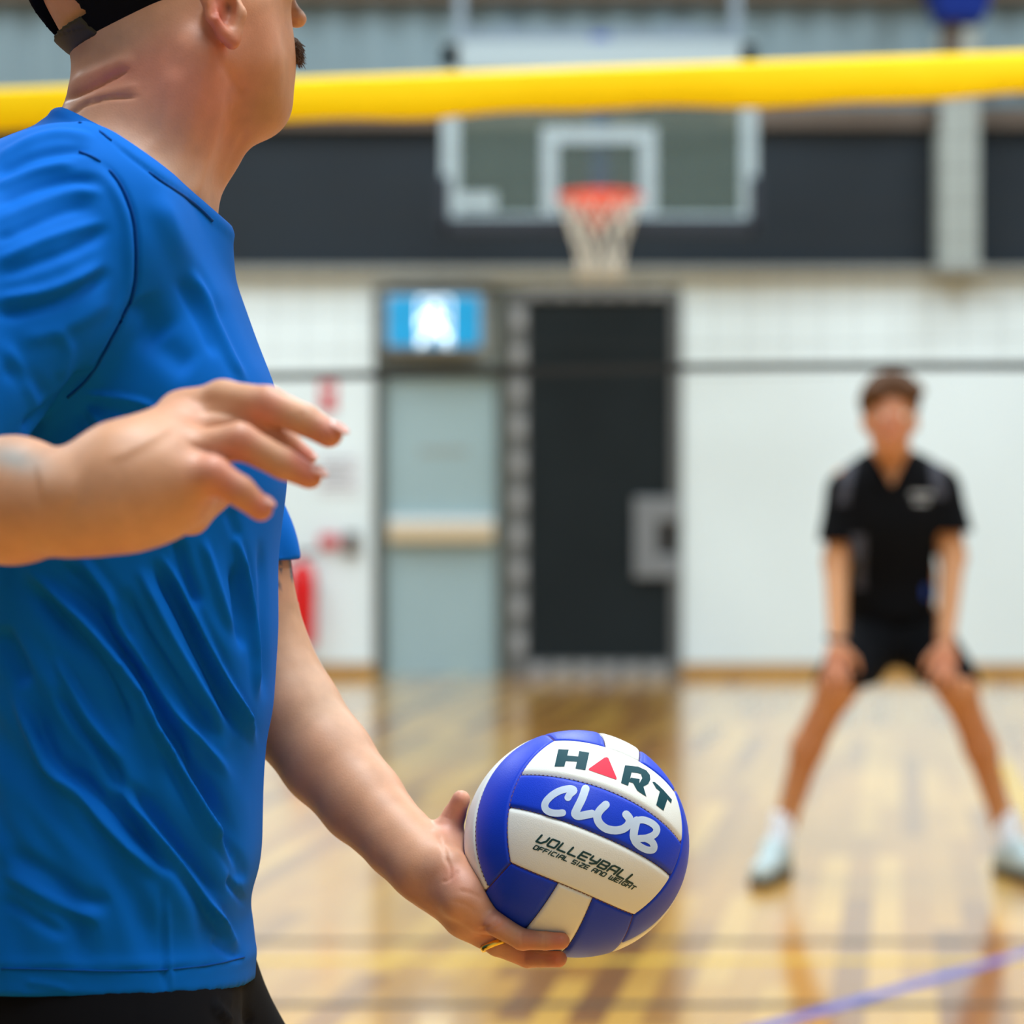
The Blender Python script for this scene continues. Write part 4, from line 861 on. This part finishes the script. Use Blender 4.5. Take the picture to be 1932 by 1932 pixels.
# ---- cap
c1, c2 = P(107, 92, 2.2), P(345, 5, 2.2); cd = c2-c1; cn = np.array([-cd[2], 0, cd[0]]); cn /= np.linalg.norm(cn); cn = cn if cn[2] > 0 else -cn
capc = SK+ff*(-.004)+uu*.004
def cap_post(open_):
    def f(D, X, Y, Z):
        pl = (X-c1[0])*cn[0]+(Z-c1[2])*cn[2]+.012*np.clip((X-c2[0])/.1, 0, 1)*0
        x, y, z = X-SK[0], Y-SK[1], Z-SK[2]; f_ = x*ff[0]+y*ff[1]; s_ = x*ss[0]+y*ss[1]
        opn = np.sqrt(((s_-.006)/.042)**2+((pl-.020)/.048)**2)-1; opn = np.maximum(opn*.03, .020-pl); opn = np.maximum(opn, f_+.02)
        if open_ == 'cap': return np.maximum(np.maximum(D, np.minimum(-pl, np.maximum(-f_, SK[2]+.028-Z))), -opn)
        return np.maximum(np.maximum(np.maximum(D, -pl+.0005), pl-.0195), np.maximum(np.abs(s_-.014)-.030, f_+.02))
    return f
V, Fc = make([ell(capc, (.117, .0885, .108), .02, Rh)], tuple(SK-.15), tuple(SK+.15), .0026, None, cap_post('cap'), 2)
cap = mesh_obj('cap', V, Fc, M['black'], man_, True)
V, Fc = make([ell(capc, (.1195, .091, .1105), .02, Rh)], tuple(SK-.15), tuple(SK+.15), .0022, None, cap_post('strap'), 1)
V = sculpt(V, Fc, [([(104+i*9, 64-i*2.4), (104+i*9+1, 68-i*2.4)], 2.5, -.0012, 'ge'[0]) for i in range(8)])
mesh_obj('strap', V, Fc, M['olive'], cap, True)
V, Fc = make([ell(H(.130, 0, .030), (.075, .072, .008), .02, Rh)], tuple(H(.130, 0, .030)-.11), tuple(H(.130, 0, .030)+.11), .004)
mesh_obj('brim', V, Fc, M['black'], cap, True)
# ---- face details
V, Fc = make([cone(P(549, 84, 2.315), P(560, 112, 2.312), .007, .004, .008), cone(P(551, 84, 2.345), P(560, 108, 2.36), .006, .004, .008), cone(P(553, 84, 2.33), P(559, 100, 2.33), .007, .005, .008)], tuple(P(555, 100, 2.33)-.04), tuple(P(555, 100, 2.33)+.05), .0015)
mo = mesh_obj('moustache', V, Fc, M['hair'], man_, True)
hb_ = MB()
for i in range(420):
    y = rng.uniform(78, 114); Y_ = rng.uniform(2.305, 2.35); p = P(rng.uniform(556, 566), y, Y_); q = p+np.array([rng.uniform(.001, .007), rng.uniform(-.004, .004), -rng.uniform(.004, .010)]); hb_.tube([p, q], [.00045, .00015], 3)
hb_.build('bristles', M['hair'], mo)
for s in (1, -1):
    e = MB().lathe(H(.1385, .031*s, .0), [(math.sin(t)*.0115, -math.cos(t)*.012) for t in np.linspace(.05, 3.09, 12)], 16).build('eye', M['eye'], man_, True)
# thumbnail, fingernails
def nail(c, r, R_=None, nm='fingernail'):
    V, Fc = make([ell(c, r, .01, R_)], tuple(np.array(c)-.012), tuple(np.array(c)+.012), .0007, None, None, 1); return mesh_obj(nm, V, Fc, M['nail'], man_, True)
def frame(px_dir, normal):
    a = np.array([px_dir[0], 0, -px_dir[1]], float); a /= np.linalg.norm(a); n = np.array(normal, float); n -= a*(n@a); n /= np.linalg.norm(n); return np.array([a, np.cross(n, a), n])
nail(P(861, 1504, 2.318), (.0068, .0055, .0016), frame((10, -30), (-1, -.1, .5)))
nail(P(640, 806, 1.766), (.0085, .0062, .002), frame((45, 28), (.7, -.5, .75)))
nail(P(602, 888, 1.768), (.008, .006, .002), frame((45, 28), (.7, -.6, .75)))
nail(P(584, 856, 1.80), (.0075, .0055, .002), frame((45, 28), (.8, -.4, .8)))
nail(P(506, 945, 1.752), (.0068, .0052, .0018), frame((40, 32), (.7, -.6, .7)))
# wedding ring
rp = P(934, 1782, 2.277); ra = np.array([.34, -.25, -.9]); ra /= np.linalg.norm(ra); r1 = np.cross(ra, [0, 1, 0]); r1 /= np.linalg.norm(r1); r2 = np.cross(ra, r1)
Vr = []; n = 56; rr = [(.0124, -.0028), (.0138, -.0026), (.0142, 0), (.0138, .0026), (.0124, .0028), (.0120, 0)]
for i in range(n):
    t = 2*math.pi*i/n
    for r_, h_ in rr: Vr.append(rp+(r1*math.cos(t)+r2*math.sin(t))*r_+ra*h_)
Fr = [[i*6+k, i*6+(k+1) % 6, ((i+1) % n)*6+(k+1) % 6, ((i+1) % n)*6+k] for i in range(n) for k in range(6)]
mesh_obj('ring', Vr, Fr, M['gold'], man_, True)
# fine hair along the forearm's edges
ah = MB()
def edge_hair(pts, nrm, n, L):
    q = catmull(pts, 8)
    for i in range(n):
        t = rng.uniform(0, len(q)-1.01); k = int(t); p = q[k]*(1-t+k)+q[k+1]*(t-k); Y_ = 2.42-(p[0]-500)/330*.12+rng.uniform(-.012, .012)
        s = rng.uniform(-6, 5); a = P(p[0]-nrm[0]*s, p[1]-nrm[1]*s, Y_); l = L*rng.uniform(.4, 1); c = rng.uniform(.2, 1.2)
        b = P(p[0]+nrm[0]*l*.6+c*5, p[1]+nrm[1]*l*.6+c*5, Y_); e = P(p[0]+nrm[0]*l*.9+c*11, p[1]+nrm[1]*l*.9+c*12, Y_+rng.uniform(-.004, .004))
        ah.tube([a, b, e], [.00016, .00012, .00004], 3)
edge_hair([(540, 1455), (585, 1512), (629, 1557), (691, 1610), (745, 1659), (800, 1700)], (-.7, .7), 420, 11)
o = ah.build('arm_hair', M['armhair'], man_); o['kind'] = 'stuff'
# ================================================================== THE RECEIVER (second player, beyond the net)
Q = lambda x, y, Y: P(x, y, Y)
pl = empty('person', (0.98, 7.85, 0)); tag(pl, 'player in black polo and shorts crouching beyond the net, hands on knees', 'person')
hd = Q(1680, 785, 7.86)
b2 = [ell(hd+[0, 0, .01], (.078, .095, .105), .02), ell(Q(1679, 815, 7.84), (.062, .075, .085), .03), cone(Q(1679, 842, 7.83), Q(1679, 850, 7.82), .034, .03, .03), cone(Q(1682, 840, 7.93), Q(1684, 905, 7.97), .058, .066, .03),
      ell(hd+[-.08, .01, -.02], (.012, .02, .032), .01), ell(hd+[.08, .01, -.02], (.012, .02, .032), .01), cone(Q(1679, 775, 7.765), Q(1679, 796, 7.745), .010, .014, .015), ell(Q(1679, 822, 7.765), (.022, .01, .006), .008),
      cone(Q(1608, 915, 7.98), Q(1762, 912, 7.98), .055, .055, .06), cone(Q(1640, 885, 7.98), Q(1726, 885, 7.98), .04, .04, .05), ell(Q(1686, 970, 7.98), (.155, .10, .17), .08), ell(Q(1690, 1090, 8.04), (.135, .095, .16), .08), ell(Q(1692, 1185, 8.10), (.15, .115, .10), .08),
      cone(Q(1596, 915, 7.98), Q(1578, 1060, 7.96), .052, .042, .03), cone(Q(1578, 1060, 7.96), Q(1580, 1210, 7.80), .041, .029, .02),
      cone(Q(1776, 912, 7.98), Q(1798, 1050, 7.96), .052, .042, .03), cone(Q(1798, 1050, 7.96), Q(1784, 1205, 7.80), .041, .029, .02),
      cone(Q(1652, 1205, 8.08), Q(1578, 1300, 7.80), .085, .062, .05), cone(Q(1578, 1300, 7.80), Q(1524, 1410, 7.86), .056, .05, .03), cone(Q(1524, 1410, 7.86), Q(1484, 1545, 7.92), .05, .036, .03),
      cone(Q(1735, 1205, 8.08), Q(1806, 1300, 7.80), .085, .062, .05), cone(Q(1806, 1300, 7.80), Q(1850, 1410, 7.86), .056, .05, .03), cone(Q(1850, 1410, 7.86), Q(1890, 1545, 7.92), .05, .036, .03),
      cone(Q(1484, 1545, 7.92), Q(1470, 1600, 7.90), .036, .034, .02), cone(Q(1890, 1545, 7.92), Q(1905, 1600, 7.90), .036, .034, .02)]
for s, hx in ((-1, 1580), (1, 1783)):              # hands resting on the knees
    b2.append(ell(Q(hx, 1240, 7.755), (.042, .022, .048), .02))
    for k, (dx, dy) in enumerate(((-26, 40), (-10, 52), (6, 54), (20, 46))):
        a = Q(hx+dx*.6, 1255, 7.74); m_ = Q(hx+dx, 1255+dy*.6, 7.725); e = Q(hx+dx*1.1, 1255+dy, 7.735); b2 += [cone(a, m_, .011, .010, .006), cone(m_, e, .010, .008, .004)]
    b2 += [cone(Q(hx-s*14, 1225, 7.75), Q(hx-s*34, 1246, 7.74), .013, .011, .008), cone(Q(hx-s*34, 1246, 7.74), Q(hx-s*40, 1266, 7.745), .011, .009, .004)]
V, Fc = make(b2, (.70, 7.6, .05), (1.75, 8.35, 1.75), .0072)
px, py = PX(V); base = np.array(rgb(198, 142, 98)[:3]); T = np.tile(base, (len(V), 1)); rd = np.array(rgb(206, 128, 112)[:3])
def blot2(x, y, rx, ry, c, a):
    k = (a*np.exp(-(((px-x)/rx)**2+((py-y)/ry)**2)))[:, None]; T[:] = T*(1-k)+c*k
blot2(1679, 800, 45, 50, rd, .6); blot2(1580, 1255, 40, 45, rd, .55); blot2(1783, 1250, 40, 45, rd, .55)
for x, y in ((1530, 1400), (1845, 1400)): blot2(x, y, 60, 130, np.array(rgb(178, 112, 74)[:3]), .7)
mesh_obj('body', V, Fc, M['skin'], pl, True, T)
# hair
V, Fc = make([ell(hd+[0, .02, .048], (.096, .105, .092), .02), ell(hd+[-.045, -.05, .075], (.052, .055, .036), .02), ell(hd+[.04, -.055, .078], (.058, .055, .036), .02), ell(hd+[0, -.03, .11], (.068, .065, .034), .02),
              cut(ell(hd+[0, -.1, -.02], (.075, .07, .075)), .02), cut(ell(hd+[0, -.02, -.12], (.2, .2, .085)), .02)], tuple(hd-.16), tuple(hd+.18), .005)
V += normals(V, Fc)*(.004*np.sin(V[:, :1]*230)*np.sin(V[:, 2:]*190+V[:, 1:2]*120))
mesh_obj('hair', V, Fc, M['hair'], pl, True)
for s in (-1, 1):
    MB().lathe(hd+[.03*s, -.083, -.002], [(math.sin(t)*.012, -math.cos(t)*.012) for t in np.linspace(.05, 3.09, 10)], 14).build('eye', M['eye'], pl, True)
# polo shirt
sh = [cone(Q(1606, 920, 7.98), Q(1766, 917, 7.98), .062, .062, .06), cone(Q(1640, 888, 7.98), Q(1726, 888, 7.98), .048, .048, .06), ell(Q(1686, 975, 7.98), (.172, .115, .185), .08), ell(Q(1688, 1090, 8.03), (.165, .11, .17), .08), ell(Q(1690, 1160, 8.07), (.148, .12, .08), .08), cone(Q(1683, 900, 7.96), Q(1683, 870, 7.95), .085, .075, .04),
      cone(Q(1596, 930, 7.98), Q(1580, 1040, 7.96), .062, .070, .04), cone(Q(1776, 926, 7.98), Q(1800, 1030, 7.96), .062, .072, .04)]
def polo_post(D, X, Y, Z):
    z1 = Q(1578, 1022, 7.96)[2]; z2 = Q(1803, 1004, 7.96)[2]
    D = np.where((X < Q(1604, 0, 7.9)[0]), np.maximum(D, z1-Z), D); D = np.where((X > Q(1770, 0, 7.9)[0]), np.maximum(D, z2-Z), D)
    D = np.maximum(D, Q(0, 1175, 8)[2]-Z); c = Q(1683, 870, 7.88)
    v = np.maximum(np.abs(X-c[0])*1.0-(Z-Q(0, 918, 7.88)[2])*.52, Y-8.0)
    D = np.maximum(D, -v); return np.maximum(D, Z-Q(0, 852, 7.95)[2]-.15*(Y-7.95))
V, Fc = make(sh, (.72, 7.75, .80), (1.6, 8.3, 1.5), .007, None, polo_post)
px, py = PX(V)
polo = mesh_obj('polo_shirt', V, Fc, [M['black'], M['grey_cloth']], pl, True)
fc = V[Fc].mean(1); fx, fy = PX(fc); grey = ((np.abs(fx-(1605+(fy-860)*-.18)) < 11+0*fx) & (fy > 860) & (fy < 950)) | ((np.abs(fx-(1765+(fy-860)*.12)) < 12) & (fy > 862) & (fy < 940)) | ((fx < 1632) & (fx > 1606) & (fy > 1010) & (fy < 1110))
polo.data.polygons.foreach_set('material_index', (grey & (fc[:, 1] < 7.98)).astype(int).tolist())
def badge(x0, y0, x1, y1, m, nm):                  # a print that lies on the shirt front
    n = 8; vv = []
    for j in range(n+1):
        for i in range(n+1):
            x = x0+(x1-x0)*i/n; y = y0+(y1-y0)*j/n; d = (px-x)**2+(py-y)**2+np.where(V[:, 1] > 8.02, 1e6, 0); k = np.argsort(d)[:6]; vv.append(P(x, y, V[k, 1].mean()-.004))
    return mesh_obj(nm, vv, [[j*(n+1)+i, (j+1)*(n+1)+i, (j+1)*(n+1)+i+1, j*(n+1)+i+1] for j in range(n) for i in range(n)], M[m], polo)
badge(1718, 928, 1760, 936, 'plate', 'chest_print'); badge(1724, 943, 1752, 951, 'plate', 'chest_print'); badge(1742, 1104, 1766, 1130, 'blue_steel', 'hem_print')
for s in (-1, 1):
    a = Q(1683+s*34, 868, 7.93); b = Q(1683+s*10, 925, 7.855)
    mb = MB(); mb.add([a, b, b+[s*.045, .02, .045], a+[s*.04, .03, -.02], a+[0, .006, 0], b+[0, .006, 0], b+[s*.045, .026, .045], a+[s*.04, .036, -.02]], [[0, 1, 2, 3], [7, 6, 5, 4], [0, 4, 5, 1], [1, 5, 6, 2], [2, 6, 7, 3], [3, 7, 4, 0]]); mb.build('collar', M['black'], polo)
# shorts
sp = [ell(Q(1692, 1180, 8.09), (.16, .13, .11), .06), cone(Q(1652, 1200, 8.07), Q(1590, 1290, 7.83), .10, .092, .06), cone(Q(1735, 1200, 8.07), Q(1798, 1290, 7.83), .10, .088, .06)]
V, Fc = make(sp, (.8, 7.6, .4), (1.65, 8.35, 1.0), .007, None, lambda D, X, Y, Z: np.maximum(np.maximum(D, Z-Q(0, 1150, 8.05)[2]), Q(0, 1296, 7.8)[2]-Z))
mesh_obj('shorts', V, Fc, M['black'], pl, True)
# wrist watch band, socks, shoes
MB().tube([Q(1580, 1203, 7.80)+np.array([.033*math.cos(t), .033*math.sin(t), .004*math.sin(t)]) for t in np.linspace(0, 2*math.pi, 20, endpoint=False)], .008, 6, closed=True).build('watch', M['rubber'], pl, True)
for s, (x1, y1, x2, y2) in ((-1, (1483, 1530, 1466, 1612)), (1, (1891, 1530, 1907, 1612))):
    a = Q(x1, y1, 7.92); b = Q(x2, y2, 7.90)
    V, Fc = make([cone(a, b, .042, .040, .01)], tuple(np.minimum(a, b)-.06), tuple(np.maximum(a, b)+.06), .005, None, lambda D, X, Y, Z: np.maximum(D, Z-a[2])); mesh_obj('sock', V, Fc, M['sock'], pl, True)
    toe = np.array([b[0]+s*.075, 7.66, .045]); heel = np.array([b[0]-s*.01, 7.93, .05])
    V, Fc = make([cone(heel, toe, .043, .036, .03), cone((b[0], 7.9, .07), (b[0]+s*.02, 7.85, .085), .045, .04, .03)], (b[0]-.18, 7.55, -.01), (b[0]+.18, 8.05, .16), .006, None, lambda D, X, Y, Z: np.maximum(D, .018-Z))
    o = mesh_obj('shoe', V, Fc, M['shoe'], pl, True)
    V, Fc = make([cone(heel*[1, 1, .4], toe*[1, 1, .4], .048, .041, .02)], (b[0]-.18, 7.55, -.01), (b[0]+.18, 8.05, .06), .005, None, lambda D, X, Y, Z: np.maximum(np.maximum(D, .0003-Z), Z-.024)); mesh_obj('sole', V, Fc, M['sole'], o, True)
